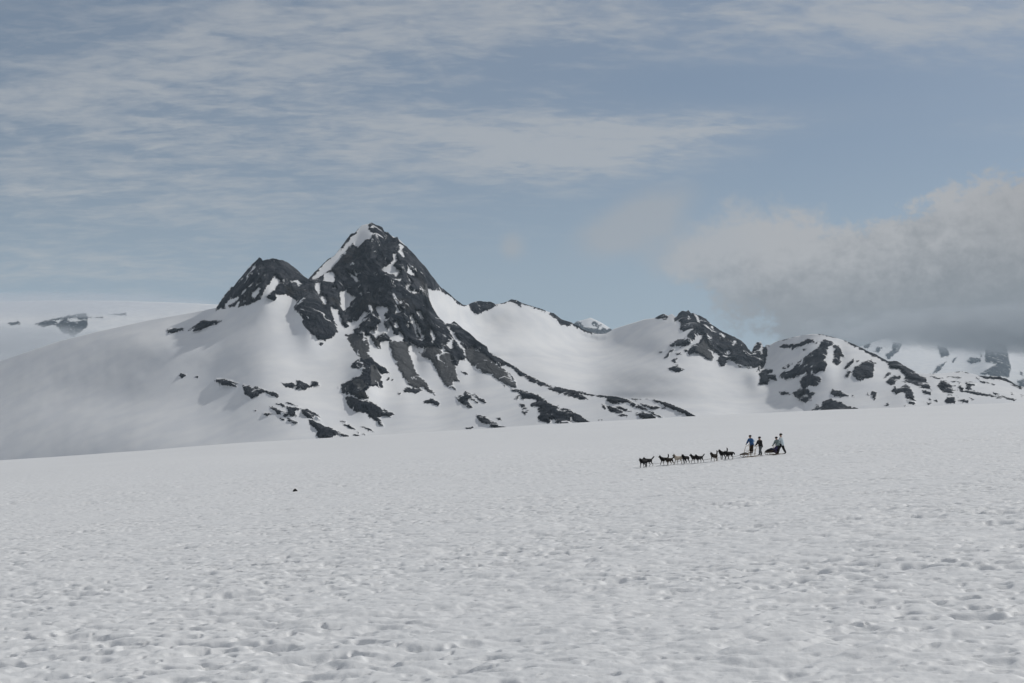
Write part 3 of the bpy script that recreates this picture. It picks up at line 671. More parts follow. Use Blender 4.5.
zc = z.max(0.0) + .20
lay = vec(nt, x / zc, y / zc, 0.0)                  # the high cloud sheet, seen in perspective
mpn = nt.nodes.new('ShaderNodeMapping'); mpn.inputs['Rotation'].default_value = (0, 0, R(-48)); mpn.inputs['Scale'].default_value = (1.2, 2.7, 1)
nt.links.new(lay, mpn.inputs['Vector'])
n_big = tex(nt, mpn.outputs[0], 1.5, 5, .55, .3)
n_rip = tex(nt, mpn.outputs[0], 7.0, 5, .58, .5)
n_fine = tex(nt, mpn.outputs[0], 19.0, 4, .6, .4)
n_all = n_big * .36 + n_rip * .42 + n_fine * .22

cov = (gauss(210, 120, 380, 125) * .64 + gauss(560, 145, 120, 42, .05) * .36 + gauss(700, 128, 150, 20, .10) * .48 + gauss(640, 160, 110, 18) * .25
       + gauss(420, 20, 300, 45) * .30 + gauss(900, 10, 330, 40) * .50 + gauss(60, 240, 200, 40) * .20 + gauss(20, 192, 60, 6) * .35
       + gauss(1000, 130, 110, 10, .06) * .25 - gauss(760, 85, 170, 22) * .35 + gauss(960, 60, 300, 90) * .22 + gauss(80, 275, 260, 26) * .22 - gauss(880, 150, 130, 40) * .25)
hi = (cov * .95 + (n_all - .5) * 4.3 * (cov.max(0.0) * 1.3 + .12).min(1.0)).sstep(.02, 1.0)
hi = hi.max((cov * .28).clamp())

blue = nt.nodes.new('ShaderNodeHueSaturation'); blue.inputs['Saturation'].default_value = .95; blue.inputs['Value'].default_value = .098
nt.links.new(sky.outputs[0], blue.inputs['Color'])
SK = 1.0
def c3(r, g, b, k=1.0):
    lin = lambda v: ((v / 255 + .055) / 1.055) ** 2.4 if v > 10 else v / 255 / 12.92
    return tuple(lin(v) * k for v in (r, g, b))
EXP = -0.75
G = 2 ** (-EXP)
# thin veil over everything, thicker towards the level
veil = (EL * -1.0).sstep(-300.0, -60.0) * .62 + .16
col = mix(nt, veil, blue.outputs[0], c3(152, 169, 184, G))
col = mix(nt, hi * .68, col, c3(178, 180, 182, G))

# out of view, overhead and behind: grey cloud added to keep the light neutral
over = (EL.sstep(430.0, 900.0)).max((y * -1.0).sstep(-.5, .1)).max((A - CX).max((A - CX) * -1.0).sstep(700.0, 1500.0)) * (n_big * .5 + .5)
col = mix(nt, over * .75, col, c3(172, 171, 171, G))

# drifting low scraps and the grey bank on the right
wv = vec(nt, A * .01, EL * .013, 0.0)
w1 = tex(nt, wv, .9, 6, .6, .4); w2 = tex(nt, wv, 3.2, 6, .62, .3); w3 = tex(nt, wv, 9.0, 4, .6)
scr = gauss(632, 222, 66, 26, .45) * .85 + gauss(512, 246, 15, 17) * .60 + gauss(690, 258, 50, 30) * .55
scr = (scr + (w1 - .5) * .9 * scr + (w2 - .5) * .9 * scr).sstep(.10, .70) * .72
col = mix(nt, scr, col, c3(160, 164, 169, G))

fc = nt.nodes.new('ShaderNodeFloatCurve'); cm = fc.mapping; cv = cm.curves[0]
tops = [(560, 460), (640, 300), (665, 262), (690, 226), (715, 210), (745, 203), (775, 205), (800, 212), (830, 216), (860, 216), (890, 210), (915, 203), (940, 194), (965, 187), (990, 179), (1010, 174), (1030, 168), (1120, 150), (1360, 120)]
pts = [((a - 560) / 800.0, (460 - p) / 460.0) for a, p in tops]
cv.points[0].location = pts[0]; cv.points[-1].location = pts[-1]
for p in pts[1:-1]: cv.points.new(*p)
cm.update()
nt.links.new(((A - 560.0) / 800.0).clamp().s, fc.inputs['Value'])
top = E(nt, fc.outputs[0]) * 460.0 - 15.0              # height of its upper edge above the level
fb = nt.nodes.new('ShaderNodeFloatCurve'); cm = fb.mapping; cv = cm.curves[0]
bots = [(560, 230), (640, 262), (680, 286), (705, 304), (722, 322), (745, 338), (775, 350), (800, 400), (840, 450), (1360, 455)]
pts = [((a - 560) / 800.0, (460 - p) / 460.0) for a, p in bots]
cv.points[0].location = pts[0]; cv.points[-1].location = pts[-1]
for p in pts[1:-1]: cv.points.new(*p)
cm.update()
nt.links.new(((A - 560.0) / 800.0).clamp().s, fb.inputs['Value'])
bot = E(nt, fb.outputs[0]) * 460.0 - 15.0
edge = (w1 - .5) * 50.0 + (w2 - .5) * 62.0 + (w3 - .5) * 30.0
right = A.sstep(700.0, 900.0)
soft_t = (top - EL + edge) / (34.0 - right * 20.0)
soft_b = (EL - bot + edge * 1.3) / 30.0
bank = soft_t.sstep(-.35, 1.1) * soft_b.sstep(-.3, 1.0) * (A.sstep(625.0, 780.0) * .45 + .55)
bank = bank * A.sstep(560.0, 690.0)
# the bank's own light: pale billows on top, dull grey belly
lump = (w1 - .5) * 1.2 + (w2 - .5) * 1.1 + (w3 - .5) * .6
body = ((EL - 118.0) / (top - 85.0).max(40.0) + lump * .8 * EL.sstep(95.0, 190.0) + A.sstep(1000.0, 720.0) * .30 ).clamp()
bc = mix(nt, body.sstep(.02, .95), c3(121, 126, 131, G), c3(172, 173, 175, G))
bc = mix(nt, A.sstep(900.0, 1060.0) * EL.sstep(120.0, 250.0) * .5, bc, c3(158, 157, 158, G))
col = mix(nt, bank * .97, col, bc)
nt.links.new(col, bg.inputs['Color']); bg.inputs['Strength'].default_value = SK

sl = bpy.data.lights.new('sun', 'SUN'); sl.energy = 3.45; sl.angle = R(1.6); sl.color = (.992, .966, .915)
so = bpy.data.objects.new('sun', sl); C.objects.link(so)
sd = Vector((math.sin(SUN_ROT) * math.cos(SUN_EL), math.cos(SUN_ROT) * math.cos(SUN_EL), math.sin(SUN_EL)))
so.rotation_euler = sd.to_track_quat('Z', 'Y').to_euler(); so.location = (0, 0, 900)


# ------------------------------------------------------------------ camera
cam = bpy.data.cameras.new('camera'); cam.sensor_width = 36; cam.lens = 36 * F / 1024
cam.shift_y = (HY - 341.5) / 1024; cam.clip_start = .1; cam.clip_end = 60000
co = bpy.data.objects.new('camera', cam); C.objects.link(co); co.rotation_euler = (R(90), 0, 0)
SC.camera = co

# ------------------------------------------------------------------ the dog team
def on_ground(px, py):
    """where the line of sight through a picture point meets the snow"""
    d = np.arange(20, 330, .05)
    g = ground_z((px - CX) / F * d, d)
    zz = (HY - py) / F * d
    i = int(np.argmax(zz < g))
    return Vector(((px - CX) / F * d[i], d[i], float(g[i])))

P_LEAD, P_SLED = on_ground(646, 467.4), on_ground(752, 457.0)
FWD = (P_LEAD - P_SLED); FWD.z = 0; FWD.normalize()
HEAD = math.atan2(FWD.y, FWD.x)
print('team', P_LEAD, P_SLED, (P_LEAD - P_SLED).length, math.degrees(HEAD))

def skin(name, verts, edges, mats, parent=None, levels=2, mat_of=None):
    """one continuous surface grown round a skeleton; verts = (x, y, z, radius[, radius2])"""
    me = bpy.data.meshes.new(name); me.from_pydata([v[:3] for v in verts], edges, [])
    tmp = bpy.data.objects.new(name, me); C.objects.link(tmp)
    md = tmp.modifiers.new('skin', 'SKIN'); md.use_smooth_shade = True; md.branch_smoothing = .4
    sv = me.skin_vertices[0].data
    par = list(range(len(verts)))
    def find(a):
        while par[a] != a: a = par[a]
        return a
    for a, b in edges: par[find(b)] = find(a)
    seen = set()
    for i, v in enumerate(verts):
        sv[i].radius = (v[3], v[4] if len(v) > 4 else v[3])
        f = find(i)
        sv[i].use_root = f not in seen
        seen.add(f)
    sd_ = tmp.modifiers.new('sub', 'SUBSURF'); sd_.levels = levels; sd_.render_levels = levels
    dg = bpy.context.evaluated_depsgraph_get()
    res = bpy.data.meshes.new_from_object(tmp.evaluated_get(dg))
    bpy.data.objects.remove(tmp); bpy.data.meshes.remove(me)
    res.name = name
    o = link(name, res, mats, parent)
    for p in res.polygons:
        p.use_smooth = True
        if mat_of: p.material_index = mat_of(p.center)
    return o

def coat(name, top, leg, face=None):
    """dog fur: darker back, paler legs and belly"""
    m, nt, b = new_mat(name)
    tc = nt.nodes.new('ShaderNodeTexCoord'); sp = nt.nodes.new('ShaderNodeSeparateXYZ'); nt.links.new(tc.outputs['Object'], sp.inputs[0])
    X, Y, Z = (E(nt, sp.outputs[i]) for i in range(3))
    n = tex(nt, tc.outputs['Object'], 6.0, 4, .6)
    f = (Z + (n - .5) * .16).sstep(.27, .40)
    n2 = tex(nt, tc.outputs['Object'], 30.0, 3, .6)
    up = mix(nt, n2, tuple(c * .7 for c in top), tuple(c * 1.35 for c in top))
    c = mix(nt, f, leg, up)
    if face: c = mix(nt, (X + (n - .5) * .1).sstep(.40, .50), c, face)
    nt.links.new(c, b.inputs['Base Color']); b.inputs['Roughness'].default_value = .75; b.inputs['Specular IOR Level'].default_value = .15
    return m

def dog_mesh(pose, tail, head, mats):
    """a lean sled dog facing +x; pose gives the swing of each leg, tail its lift, head its height"""
    v, e = [], []
    def add(p, link_to=None):
        v.append(p); i = len(v) - 1
        if link_to is not None: e.append((link_to, i))
        return i
    pel = add((-.34, 0, .53, .150, .160))
    loin = add((-.16, 0, .52, .145, .165), pel)
    ches = add((.06, 0, .50, .175, .205), loin)
    shou = add((.25, 0, .54, .160, .185), ches)
    nk = add((.37, 0, .62 + head * .5, .120, .130), shou)
    hd = add((.475, 0, .70 + head, .100, .100), nk)
    st = add((.545, 0, .69 + head, .068, .066), hd)
    mz = add((.615, 0, .668 + head, .048, .042), st)
    add((.660, 0, .660 + head, .036, .032), mz)
    for sgn in (-1, 1):
        ea = add((.455, sgn * .050, .775 + head, .026, .018), hd)
        add((.450, sgn * .058, .845 + head, .008, .006), ea)
    # tail
    t0 = add((-.45, 0, .60, .060), pel)
    tl = {'up': [(-.52, .72), (-.53, .86), (-.46, .95)], 'back': [(-.56, .66), (-.68, .75), (-.78, .84)], 'low': [(-.55, .56), (-.62, .44), (-.66, .36)]}[tail]
    pr = t0
    for (tx, tz), r in zip(tl, (.062, .060, .030)): pr = add((tx, 0, tz, r), pr)
    for k, sgn in enumerate((-1, 1)):
        a = pose[k]
        s0 = add((.25, sgn * .085, .43, .085), shou)
        el = add((.22 - .02 + a * .05, sgn * .095, .345, .050), s0)
        wr = add((.235 + a * .16, sgn * .095, .185 + max(0, a) * .05, .031), el)
        ft = add((.235 + a * .25, sgn * .095, .045 + max(0, a) * .03, .027), wr)
        add((.285 + a * .25, sgn * .095, .024 + max(0, a) * .03, .026, .020), ft)
    for k, sgn in enumerate((-1, 1)):
        a = pose[2 + k]
        h0 = add((-.33, sgn * .085, .45, .100), pel)
        kn = add((-.255 + a * .10, sgn * .10, .345, .064), h0)
        hk = add((-.425 + a * .14, sgn * .095, .195, .033), kn)
        ft = add((-.385 + a * .22, sgn * .095, .045, .027), hk)
        add((-.335 + a * .22, sgn * .095, .024, .026, .020), ft)
    return skin('dog', v, e, mats, levels=1)

def fur(n, top, leg, face=None): return coat(n, top, leg, face)
FUR_BLACK = fur('black fur', (.010, .010, .011), (.22, .21, .20))
FUR_COAL = fur('charcoal fur', (.014, .013, .012), (.30, .28, .26))
FUR_ALLBLACK = fur('deep black fur', (.007, .007, .008), (.09, .09, .095))
FUR_CREAM = fur('cream fur', (.46, .40, .33), (.56, .52, .46), (.10, .082, .055))
FUR_BROWN = fur('dark brown fur', (.020, .016, .012), (.24, .21, .18))

def place(o, pos, heading, tilt=True):
    g = lambda a, b: float(ground_z(a, b)[0])
    f = Vector((math.cos(heading), math.sin(heading), 0)); l = Vector((-f.y, f.x, 0))
    if tilt:
        sx = (macro(np.array([pos.x + f.x]), np.array([pos.y + f.y]))[0] - macro(np.array([pos.x - f.x]), np.array([pos.y - f.y]))[0]) / 2
        sy = (macro(np.array([pos.x + l.x]), np.array([pos.y + l.y]))[0] - macro(np.array([pos.x - l.x]), np.array([pos.y - l.y]))[0]) / 2
        f.z = sx; l.z = sy
        f.normalize(); n = f.cross(l).normalized(); l = n.cross(f)
        o.rotation_euler = Matrix((f, l, n)).transposed().to_euler()
    else:
        o.rotation_euler = (0, 0, heading)
    o.location = pos

#   picture point of the feet, heading turn, size, pose, tail, head lift, fur, label
DOGS = [
    (643.6, 467.9, 32, 1.06, (.3, -.6, -.5, .5), 'low', -.02, FUR_ALLBLACK, 'deep black dog at the very front of the team with lowered head'),
    (648.2, 466.7, 4, 1.02, (-.5, .5, .6, -.4), 'back', .00, FUR_BLACK, 'black lead dog with its tail raised behind, farther of the front pair'),
    (664.4, 465.2, -4, 1.00, (.6, -.5, -.6, .4), 'up', .06, FUR_COAL, 'charcoal dog with pale legs and upright tail, just behind the lead pair'),
    (669.6, 465.4, 12, .96, (-.4, .6, .4, -.6), 'back', -.12, FUR_BROWN, 'dark dog with long tail lifted back, right in front of the cream dog'),
    (678.4, 464.0, -2, 1.02, (.5, -.4, -.5, .6), 'low', .06, FUR_CREAM, 'cream dog with brownish head, the only pale dog of the team'),
    (685.6, 463.6, 30, .98, (-.6, .4, .5, -.5), 'low', .05, FUR_ALLBLACK, 'solid black dog turned toward the viewer, just behind the cream dog'),
    (695.0, 463.2, -4, .94, (.5, -.6, -.4, .5), 'low', .07, FUR_COAL, 'slim charcoal dog with head held high, in the middle of the team'),
    (699.6, 463.0, 6, .90, (-.5, .5, .6, -.5), 'back', .04, FUR_BLACK, 'small black dog with tail lifted back, beside the slim charcoal dog'),
    (714.4, 461.6, 24, .97, (.6, -.4, -.6, .4), 'up', .04, FUR_BROWN, 'dark brown dog with tail straight up, running alone before the rear pair'),
    (723.6, 459.6, 8, 1.08, (-.2, .2, .5, -.5), 'up', .05, FUR_ALLBLACK, 'large black dog with upright tail and high head, front one of the rear pair'),
    (729.4, 459.6, -2, 1.05, (.5, -.5, -.5, .5), 'low', -.05, FUR_BLACK, 'black dog with lowered tail nearest the sleds, last of the team'),
]
dog_spots = []
DOG_TURN = 12
for px, py, turn, sc, pose, tail, head, fm, lab in DOGS:
    o = dog_mesh(pose, tail, head, [fm])
    p = on_ground(px, py)
    o.scale = (sc * .84, sc * 1.12, sc)
    place(o, p + Vector((0, 0, -.01)), HEAD + R(turn * .7 - DOG_TURN))
    tag(o, lab, 'dog', 'sled dogs in harness line')
    dog_spots.append(p)

# ------------------------------------------------------------------ the sleds
WOOD = plain('ash wood', (.42, .31, .19), .55, .3, 14)
DARKW = plain('weathered wood', (.16, .115, .075), .7, .3, 14)
BLACKC = plain('black sled cloth', (.012, .012, .013), .8)
GREYC = plain('grey canvas', (.045, .045, .043), .85)
ROPE = plain('dark rope', (.04, .04, .038), .9)

def tubes(name, paths, mat, parent, r=.016, n=7):
    bm = bmesh.new()
    for path in paths:
        pts = [Vector(p) for p in path]; rings = []
        for i, p in enumerate(pts):
            t = (pts[min(i + 1, len(pts) - 1)] - pts[max(i - 1, 0)]).normalized()
            a = t.cross(Vector((0, 0, 1)) if abs(t.z) < .9 else Vector((1, 0, 0))).normalized(); b = t.cross(a)
            rings.append([bm.verts.new(p + (a * math.cos(k * 6.2832 / n) + b * math.sin(k * 6.2832 / n)) * r) for k in range(n)])
        for q, w in zip(rings[:-1], rings[1:]):
            for k in range(n): bm.faces.new((q[k], q[(k + 1) % n], w[(k + 1) % n], w[k]))
        bm.faces.new(rings[0]); bm.faces.new(rings[-1])
    bmesh.ops.recalc_face_normals(bm, faces=bm.faces)
    me = bpy.data.meshes.new(name); bm.to_mesh(me); bm.free()
    return link(name, me, [mat], parent)

def boxes(name, items, mat, parent, bev=.008):
    bm = bmesh.new()
    for (cx, cy, cz), (sx, sy, sz) in items:
        r = bmesh.ops.create_cube(bm, size=1.0)
        for v in r['verts']: v.co = Vector((cx + v.co.x * sx, cy + v.co.y * sy, cz + v.co.z * sz))
    bmesh.ops.bevel(bm, geom=list(bm.edges), offset=bev, segments=2, affect='EDGES')
    me = bpy.data.meshes.new(name); bm.to_mesh(me); bm.free()
    return link(name, me, [mat], parent)

def sled(label, L, bars, pos, bag, wood, bar_wood):
    """a toboggan style dog sled facing +x, origin under its middle"""
    root = empty('dog_sled', (0, 0, 0)); h = L / 2; w = .27
    for s in (-1, 1):
        tubes('runner', [[(-h - .35, s * w, .03), (-h * .4, s * w, .025), (h * .55, s * w, .025), (h * .82, s * w, .06), (h * .98, s * w * .96, .17), (h * 1.03, s * w * .9, .30)]], wood, root, .022)
    tubes('brush_bow', [[(h * 1.03, -w * .9, .30), (h * 1.13, -w * .55, .31), (h * 1.17, 0, .315), (h * 1.13, w * .55, .31), (h * 1.03, w * .9, .30)]], wood, root, .022)
    boxes('basket_floor', [((x_, 0, .235), (.11, w * 1.9, .018)) for x_ in np.arange(-h * .55, h * .95, .145)], wood, root, .004)
    for s in (-1, 1):
        tubes('side_rail', [[(h * 1.03, s * w * .9, .31), (h * .3, s * w, .42), (-h * .4, s * w, .56), (bars[-1] - .05, s * w, .70)]], wood, root, .015)
        for x_ in (h * .6, h * .1, -h * .35):
            tubes('stanchion', [[(x_, s * w, .03), (x_ + .02, s * w * .98, .25), (x_ - .02, s * w, .37 + .13 * (h * .6 - x_))]], wood, root, .015)
    for x_ in bars:
        tubes('handlebar', [[(x_ + .20, -w, .03), (x_ + .05, -w, .55), (x_ - .10, -w * .98, .90), (x_ - .14, -w * .7, .985), (x_ - .15, 0, 1.0), (x_ - .14, w * .7, .985), (x_ - .10, w * .98, .90), (x_ + .05, w, .55), (x_ + .20, w, .03)]], bar_wood, root, .022)
        tubes('cross_bar', [[(x_ + .02, -w, .62), (x_ + .02, w, .62)]], bar_wood, root, .013)
    if bag:
        x0, x1, hh, m = bag
        bm = bmesh.new(); n = 15
        for i in range(9):
            t = i / 8; x_ = x0 + (x1 - x0) * t
            r = (.45 + .55 * math.sin(math.pi * min(1, max(0, .12 + t * .8)))) 
            for k in range(n):
                a = k / (n - 1) * math.pi
                bm.verts.new((x_, -math.cos(a) * w * .97 * (.85 + .15 * r), .255 + hh * r * math.sin(a) ** .7 * (1 + .10 * math.sin(i * 2.3 + k))))
        bm.verts.ensure_lookup_table()
        for i in range(8):
            for k in range(n - 1):
                q = [bm.verts[i * n + k], bm.verts[i * n + k + 1], bm.verts[(i + 1) * n + k + 1], bm.verts[(i + 1) * n + k]]
                f = bm.faces.new(q); f.smooth = True
            bm.faces.new([bm.verts[i * n], bm.verts[(i + 1) * n], bm.verts[(i + 1) * n + n - 1], bm.verts[i * n + n - 1]])
        bm.faces.new([bm.verts[k] for k in range(n)]); bm.faces.new([bm.verts[8 * n + k] for k in range(n)])
        bmesh.ops.recalc_face_normals(bm, faces=bm.faces)
        me = bpy.data.meshes.new('sled_bag'); bm.to_mesh(me); bm.free()
        link('sled_bag', me, [m], root)
    place(root, pos, HEAD)
    tag(root, label, 'dog sled', 'dog sleds behind the team')
    return root

S1 = on_ground(750.0, 457.0)
S2 = on_ground(773.6, 454.8)
sled1 = sled('long wooden dog sled with two hoop handlebars, right behind the last dog', 2.0, (.33, -.52), S1, (.36, 1.02, .16, GREYC), DARKW, WOOD)
sled2 = sled('dog sled loaded with a black bag and a seated passenger', 1.75, (-.30,), S2, (.30, .88, .30, BLACKC), DARKW, WOOD)

# the line from the sleds to the dogs, lying low over the snow
def line_pt(p, h): return (p.x, p.y, float(ground_z(p.x, p.y)[0]) + h)
nose = S1 + FWD * 1.18
tail2 = S2 + FWD * 1.25; rear1 = S1 - FWD * 1.3
mids = [nose, (dog_spots[9] + dog_spots[10]) / 2, dog_spots[8] + FWD * -.1, (dog_spots[6] + dog_spots[7]) / 2, (dog_spots[4] + dog_spots[5]) / 2, (dog_spots[2] + dog_spots[3]) / 2, (dog_spots[0] + dog_spots[1]) / 2]
pl = [line_pt(p, .32 if i else .28) for i, p in enumerate(mids)]
dense = []
for a_, b_ in zip(pl[:-1], pl[1:]):
    for k in range(4):
        t = k / 4; q = Vector(a_).lerp(Vector(b_), t); q.z -= .10 * math.sin(math.pi * t); dense.append(q)
dense.append(Vector(pl[-1]))
tag(tubes('tow_line', [dense], ROPE, None, .012, 5), 'dark tow line running from the front sled along the dog team', 'rope')

# ------------------------------------------------------------------ people
SKIN = plain('skin', (.42, .26, .19), .5, .1)
NAVY = plain('dark hat', (.012, .014, .02), .85)
BLUE = plain('blue jacket', (.020, .085, .22), .65, .3, 6)
PALEB = plain('pale blue panel', (.36, .50, .66), .6, .15)
BLACKJ = plain('black jacket', (.011, .011, .012), .7)
GREYT = plain('grey trousers', (.11, .12, .125), .8)
BLACKT = plain('black trousers', (.012, .012, .014), .75)
BROWNT = plain('dark brown trousers', (.030, .022, .014), .75)
ICE = plain('ice blue jacket', (.56, .64, .68), .6, .12)
TEAL = plain('grey green jacket', (.23, .29, .29), .65, .15)
PURPLE = plain('purple jacket', (.045, .035, .11), .65, .3)
NAVYT = plain('navy blue trousers', (.018, .024, .075), .7)
BOOT = plain('dark boots', (.010, .010, .011), .6)
GLOVE = plain('dark gloves', (.015, .015, .016), .8)
HAIR = plain('dark hair', (.015, .011, .008), .7)
EYE = plain('eyes', (.02, .015, .012), .2)

def person(J, label, jacket, trousers, hat=NAVY, s=1.0, hood=False, patch=None, head_turn=0.0):
    """J: joints in metres, x ahead, y to the left, z up.  The body is one surface; the clothes are separate shells on it."""
    g = {k: (Vector(v) * s) for k, v in J.items()}
    V = lambda k, r, r2=None: (*g[k], r * s, (r2 or r) * s)
    def mid(a, b, t, r, r2=None): return (*(g[a].lerp(g[b], t)), r * s, (r2 or r) * s)
    # body
    v, e = [], []
    def add(p, to=None):
        v.append(p); i = len(v) - 1
        if to is not None: e.append((to, i))
        return i
    pel = add(V('pelvis', .12, .10)); wa = add(mid('pelvis', 'chest', .5, .115, .095), pel); ch = add(V('chest', .135, .10), wa)
    nk = add(V('neck', .060), ch); hd = add(V('head', .095, .105), nk)
    up = (g['head'] - g['neck']).normalized(); hf = Vector((math.cos(head_turn), math.sin(head_turn), 0))
    hc = g['head']
    add((*(hc + up * .085 * s), .080 * s), hd)
    ja = add((*(hc + hf * .055 * s - up * .065 * s), .055 * s), hd)
    add((*(hc + hf * .120 * s - up * .010 * s), .017 * s), hd)          # nose
    side = up.cross(hf)
    for q in (-1, 1): add((*(hc + side * q * .098 * s), .020 * s, .010 * s), hd)   # ears
    for q in 'lr':
        sh = add(V('sh_' + q, .062), ch); elb = add(V('el_' + q, .042), sh); wr = add(V('wr_' + q, .028), elb)
        add((*(g['wr_' + q] + (g['wr_' + q] - g['el_' + q]).normalized() * .05 * s), .030 * s, .018 * s), wr)
        hp = add(V('hip_' + q, .092), pel); kn = add(V('kn_' + q, .060), hp); an = add(V('an_' + q, .042), kn)
        add(V('toe_' + q, .035), an)
    body = skin('person', v, e, [SKIN], levels=2)
    # eyes
    for q in (-1, 1):
        bm = bmesh.new(); r_ = bmesh.ops.create_icosphere(bm, subdivisions=2, radius=.014 * s)
        for vv in r_['verts']: vv.co += hc + hf * .092 * s + up * .02 * s + side * q * .033 * s
        me = bpy.data.meshes.new('eye'); bm.to_mesh(me); bm.free(); link('eye', me, [EYE], body)
    # jacket
    v, e = [], []
    hem0 = add(mid('pelvis', 'chest', -.62, .205, .180)); hem = add(mid('pelvis', 'chest', -.15, .205, .180), hem0); wa = add(mid('pelvis', 'chest', .45, .205, .175), hem); ch = add(V('chest', .215, .180), wa)
    cl_ = add(mid('chest', 'neck', .80, .100), ch); add(mid('neck', 'head', .30, .090), cl_)
    for q in 'lr':
        sh = add(V('sh_' + q, .105), ch); elb = add(V('el_' + q, .085), sh); add(mid('el_' + q, 'wr_' + q, .93, .060), elb)
    jk = skin('jacket', v, e, [jacket], body)
    if patch:
        pos, ext = patch
        bm = bmesh.new(); r_ = bmesh.ops.create_icosphere(bm, subdivisions=3, radius=1.0)
        for vv in r_['verts']: vv.co = Vector((vv.co.x * ext[0] + pos[0], vv.co.y * ext[1] + pos[1], vv.co.z * ext[2] + pos[2])) * s
        for f in bm.faces: f.smooth = True
        me = bpy.data.meshes.new('jacket_panel'); bm.to_mesh(me); bm.free()
        tag(link('jacket_panel', me, [PALEB], jk), 'pale blue panel on the blue jacket')
    # trousers
    v, e = [], []
    pel = add(mid('pelvis', 'chest', .35, .150, .130)); lo = add(mid('pelvis', 'chest', -.05, .160, .140), pel)
    for q in 'lr':
        hp = add(V('hip_' + q, .125), lo); kn = add(V('kn_' + q, .098), hp); add(mid('kn_' + q, 'an_' + q, .86, .080), kn)
    skin('trousers', v, e, [trousers], body)
    for q in 'lr':
        v, e = [], []
        a0 = add(mid('kn_' + q, 'an_' + q, .72, .066)); a1 = add(V('an_' + q, .058), a0); a2 = add(V('toe_' + q, .048), a1)
        skin('boot', v, e, [BOOT], body)
        # glove: palm, four unequal curled fingers and a thumb from the side of the palm
        v, e = [], []
        w_ = g['wr_' + q]; dr_ = (w_ - g['el_' + q]).normalized(); up_ = Vector((0, 0, 1)); ac = dr_.cross(up_)
        ac = ac.normalized() if ac.length > .1 else Vector((0, 1, 0)); dn = -ac.cross(dr_).normalized() * (1 if ac.cross(dr_).z > 0 else -1)
        p0 = add((*(w_), .030 * s)); p1 = add((*(w_ + dr_ * .05 * s), .034 * s, .020 * s), p0); p2 = add((*(w_ + dr_ * .085 * s), .034 * s, .018 * s), p1)
        for j, ln in enumerate((.068, .080, .075, .055)):
            b0 = w_ + dr_ * .085 * s + ac * (j - 1.5) * .021 * s
            f0 = add((*b0, .010 * s)); f1 = add((*(b0 + dr_ * ln * .5 * s + dn * .008 * s), .010 * s), f0)
            f2 = add((*(b0 + dr_ * ln * .72 * s + dn * .032 * s), .009 * s), f1); add((*(b0 + dr_ * ln * .62 * s + dn * .056 * s), .008 * s), f2)
        b0 = w_ + dr_ * .025 * s - ac * .030 * s
        t0 = add((*b0, .012 * s)); t1 = add((*(b0 + dr_ * .03 * s - ac * .018 * s + dn * .015 * s), .011 * s), t0); add((*(b0 + dr_ * .052 * s - ac * .010 * s + dn * .035 * s), .009 * s), t1)
        skin('glove', v, e, [GLOVE], body, levels=1)
    # hat / hood
    v, e = [], []
    h0 = add((*(hc - hf * .045 * s - up * .02 * s), .118 * s, .122 * s)); h1 = add((*(hc + up * .060 * s - hf * .018 * s), .135 * s), h0); h2 = add((*(hc + up * .125 * s - hf * .02 * s), .105 * s), h1); add((*(hc + up * .165 * s - hf * .02 * s), .05 * s), h2)
    if hood: add((*(hc - up * .07 * s - hf * .05 * s), .092 * s), h0)
    skin('hood' if hood else 'hat', v, e, [hat], body)
    body.scale = (1.18, 1.22, 1.0)
    tag(body, label, 'person')
    return body

def stand(lean=0.0, stride=0.0, arms='bar', width=.13, crouch=0.0):
    zc_ = 1 - crouch
    J = dict(pelvis=(0, 0, .93 * zc_), chest=(.30 * lean, 0, .93 * zc_ + .38), neck=(.42 * lean, 0, .93 * zc_ + .53), head=(.47 * lean + .02, 0, .93 * zc_ + .68))
    for q, sg in (('l', 1), ('r', -1)):
        st = stride * sg
        J['hip_' + q] = (0, sg * .095, .88 * zc_); J['kn_' + q] = (st * .5 + .05 + crouch * .5, sg * (width * .5 + .06), .48 * zc_)
        J['an_' + q] = (st, sg * width, .09); J['toe_' + q] = (st + .17, sg * (width + .02), .05)
        cx_, cz_ = J['chest'][0], J['chest'][2]
        J['sh_' + q] = (cx_ + .02, sg * .19, cz_ + .07)
        if arms == 'bar':
            J['el_' + q] = (cx_ + .08, sg * .27, cz_ - .22); J['wr_' + q] = (cx_ + .30, sg * .18, cz_ - .38)
        elif arms == 'down':
            J['el_' + q] = (cx_ - .02 + .05 * sg, sg * .26, cz_ - .22); J['wr_' + q] = (cx_ + .10 + .08 * sg, sg * .25, cz_ - .45)
        elif arms == 'folded':
            J['el_' + q] = (cx_ + .08, sg * .28, cz_ - .17); J['wr_' + q] = (cx_ + .25, sg * .06, cz_ - .10)
    return J

def put(o, px, py, turn=0.0, lift=0.0, at=None):
    p = at if at is not None else on_ground(px, py)
    o.location = p + Vector((0, 0, lift)); o.rotation_euler = (0, 0, HEAD + R(turn - 30))

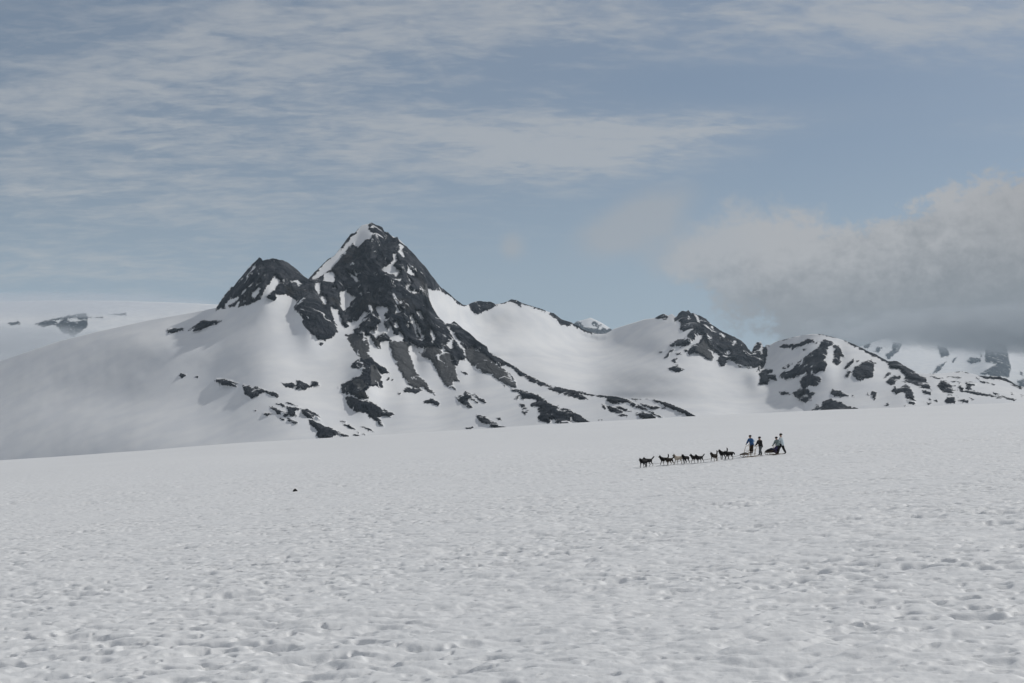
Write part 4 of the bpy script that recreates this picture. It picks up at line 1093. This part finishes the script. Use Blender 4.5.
# standing in the basket of the front sled, at its first handlebar
fl = S1 + FWD * -.22
a1 = person(stand(.34, .03, 'bar', .11), 'person in a blue jacket with pale panel, at the first handlebar of the long sled', BLUE, BROWNT, NAVY, .93, patch=((.02, .215, 1.20), (.12, .06, .15)))
put(a1, 0, 0, 26, .25, at=fl + Vector((0, 0, float(ground_z(fl.x, fl.y)[0]) - fl.z)))
b1 = on_ground(760.6, 455.7)
a2 = person(stand(.20, .24, 'bar', .17), 'person in a black jacket and grey trousers striding behind the long sled', BLACKJ, GREYT, NAVY, .96)
put(a2, 0, 0, 18, .02, at=b1)
c1 = on_ground(778.3, 454.5)
a3 = person(stand(.42, .10, 'bar', .13, .05), 'person in a grey green jacket leaning forward over the loaded sled', TEAL, BLACKT, NAVY, .92)
put(a3, 0, 0, 20, .02, at=c1)
d1 = on_ground(781.9, 454.3)
a4 = person(stand(.14, .26, 'folded', .17), 'tallest person, in ice blue jacket and black trousers, at the rear of the sleds', ICE, BLACKT, HAIR, 1.05)
put(a4, 0, 0, -30, .02, at=d1)
# the passenger sits in the basket of the second sled with legs forward
Jp = dict(pelvis=(-.18, 0, .40), chest=(-.30, 0, .76), neck=(-.31, 0, .91), head=(-.28, 0, 1.05))
for q, sg in (('l', 1), ('r', -1)):
    Jp['hip_' + q] = (-.14, sg * .09, .38); Jp['kn_' + q] = (.22, sg * .12, .66); Jp['an_' + q] = (.50, sg * .10, .36); Jp['toe_' + q] = (.63, sg * .11, .38)
    Jp['sh_' + q] = (-.28, sg * .18, .83); Jp['el_' + q] = (-.16, sg * .25, .60); Jp['wr_' + q] = (.08, sg * .17, .62)
a5 = person(Jp, 'passenger in purple jacket and navy trousers sitting low in the second sled', PURPLE, NAVYT, PURPLE, .86, hood=True)
put(a5, 0, 0, 0, .0, at=S2)

# ------------------------------------------------------------------ a dark stone on the snow
def stone(name, px, py, w, h, col, label, seed):
    bm = bmesh.new(); bmesh.ops.create_icosphere(bm, subdivisions=4, radius=1.0)
    co_ = np.array([v.co[:] for v in bm.verts])
    k = 1 + .30 * fbm(co_[:, 0] * 1.6 + co_[:, 2], co_[:, 1] * 1.6 - co_[:, 2], seed, 3) + .10 * ridged(co_[:, 0] * 4, co_[:, 1] * 4 + co_[:, 2] * 3, seed, 3)
    for v, q, kk in zip(bm.verts, co_, k):
        zz_ = q[2] * kk
        v.co = Vector((q[0] * kk * w * (1 - .45 * max(0, zz_)), q[1] * kk * w * .8, (zz_ if zz_ > 0 else zz_ * .4) * h))
    for f in bm.faces: f.smooth = True
    me = bpy.data.meshes.new(name); bm.to_mesh(me); bm.free()
    o = link(name, me, [col]); o.location = on_ground(px, py) + Vector((0, 0, .02))
    return tag(o, label, 'stone')
stone('stone', 295.2, 491.2, .19, .17, plain('dark stone', (.02, .02, .02), .8, .4), 'small dark stone lying alone on the open snow', 4)


SC.render.engine = 'CYCLES'
SC.cycles.use_denoising = True
SC.cycles.max_bounces = 6; SC.cycles.diffuse_bounces = 3; SC.cycles.volume_bounces = 2
SC.view_settings.view_transform = 'Standard'; SC.view_settings.look = 'None'
SC.view_settings.exposure = EXP; SC.view_settings.gamma = 1.0; SC.view_settings.use_curve_mapping = False
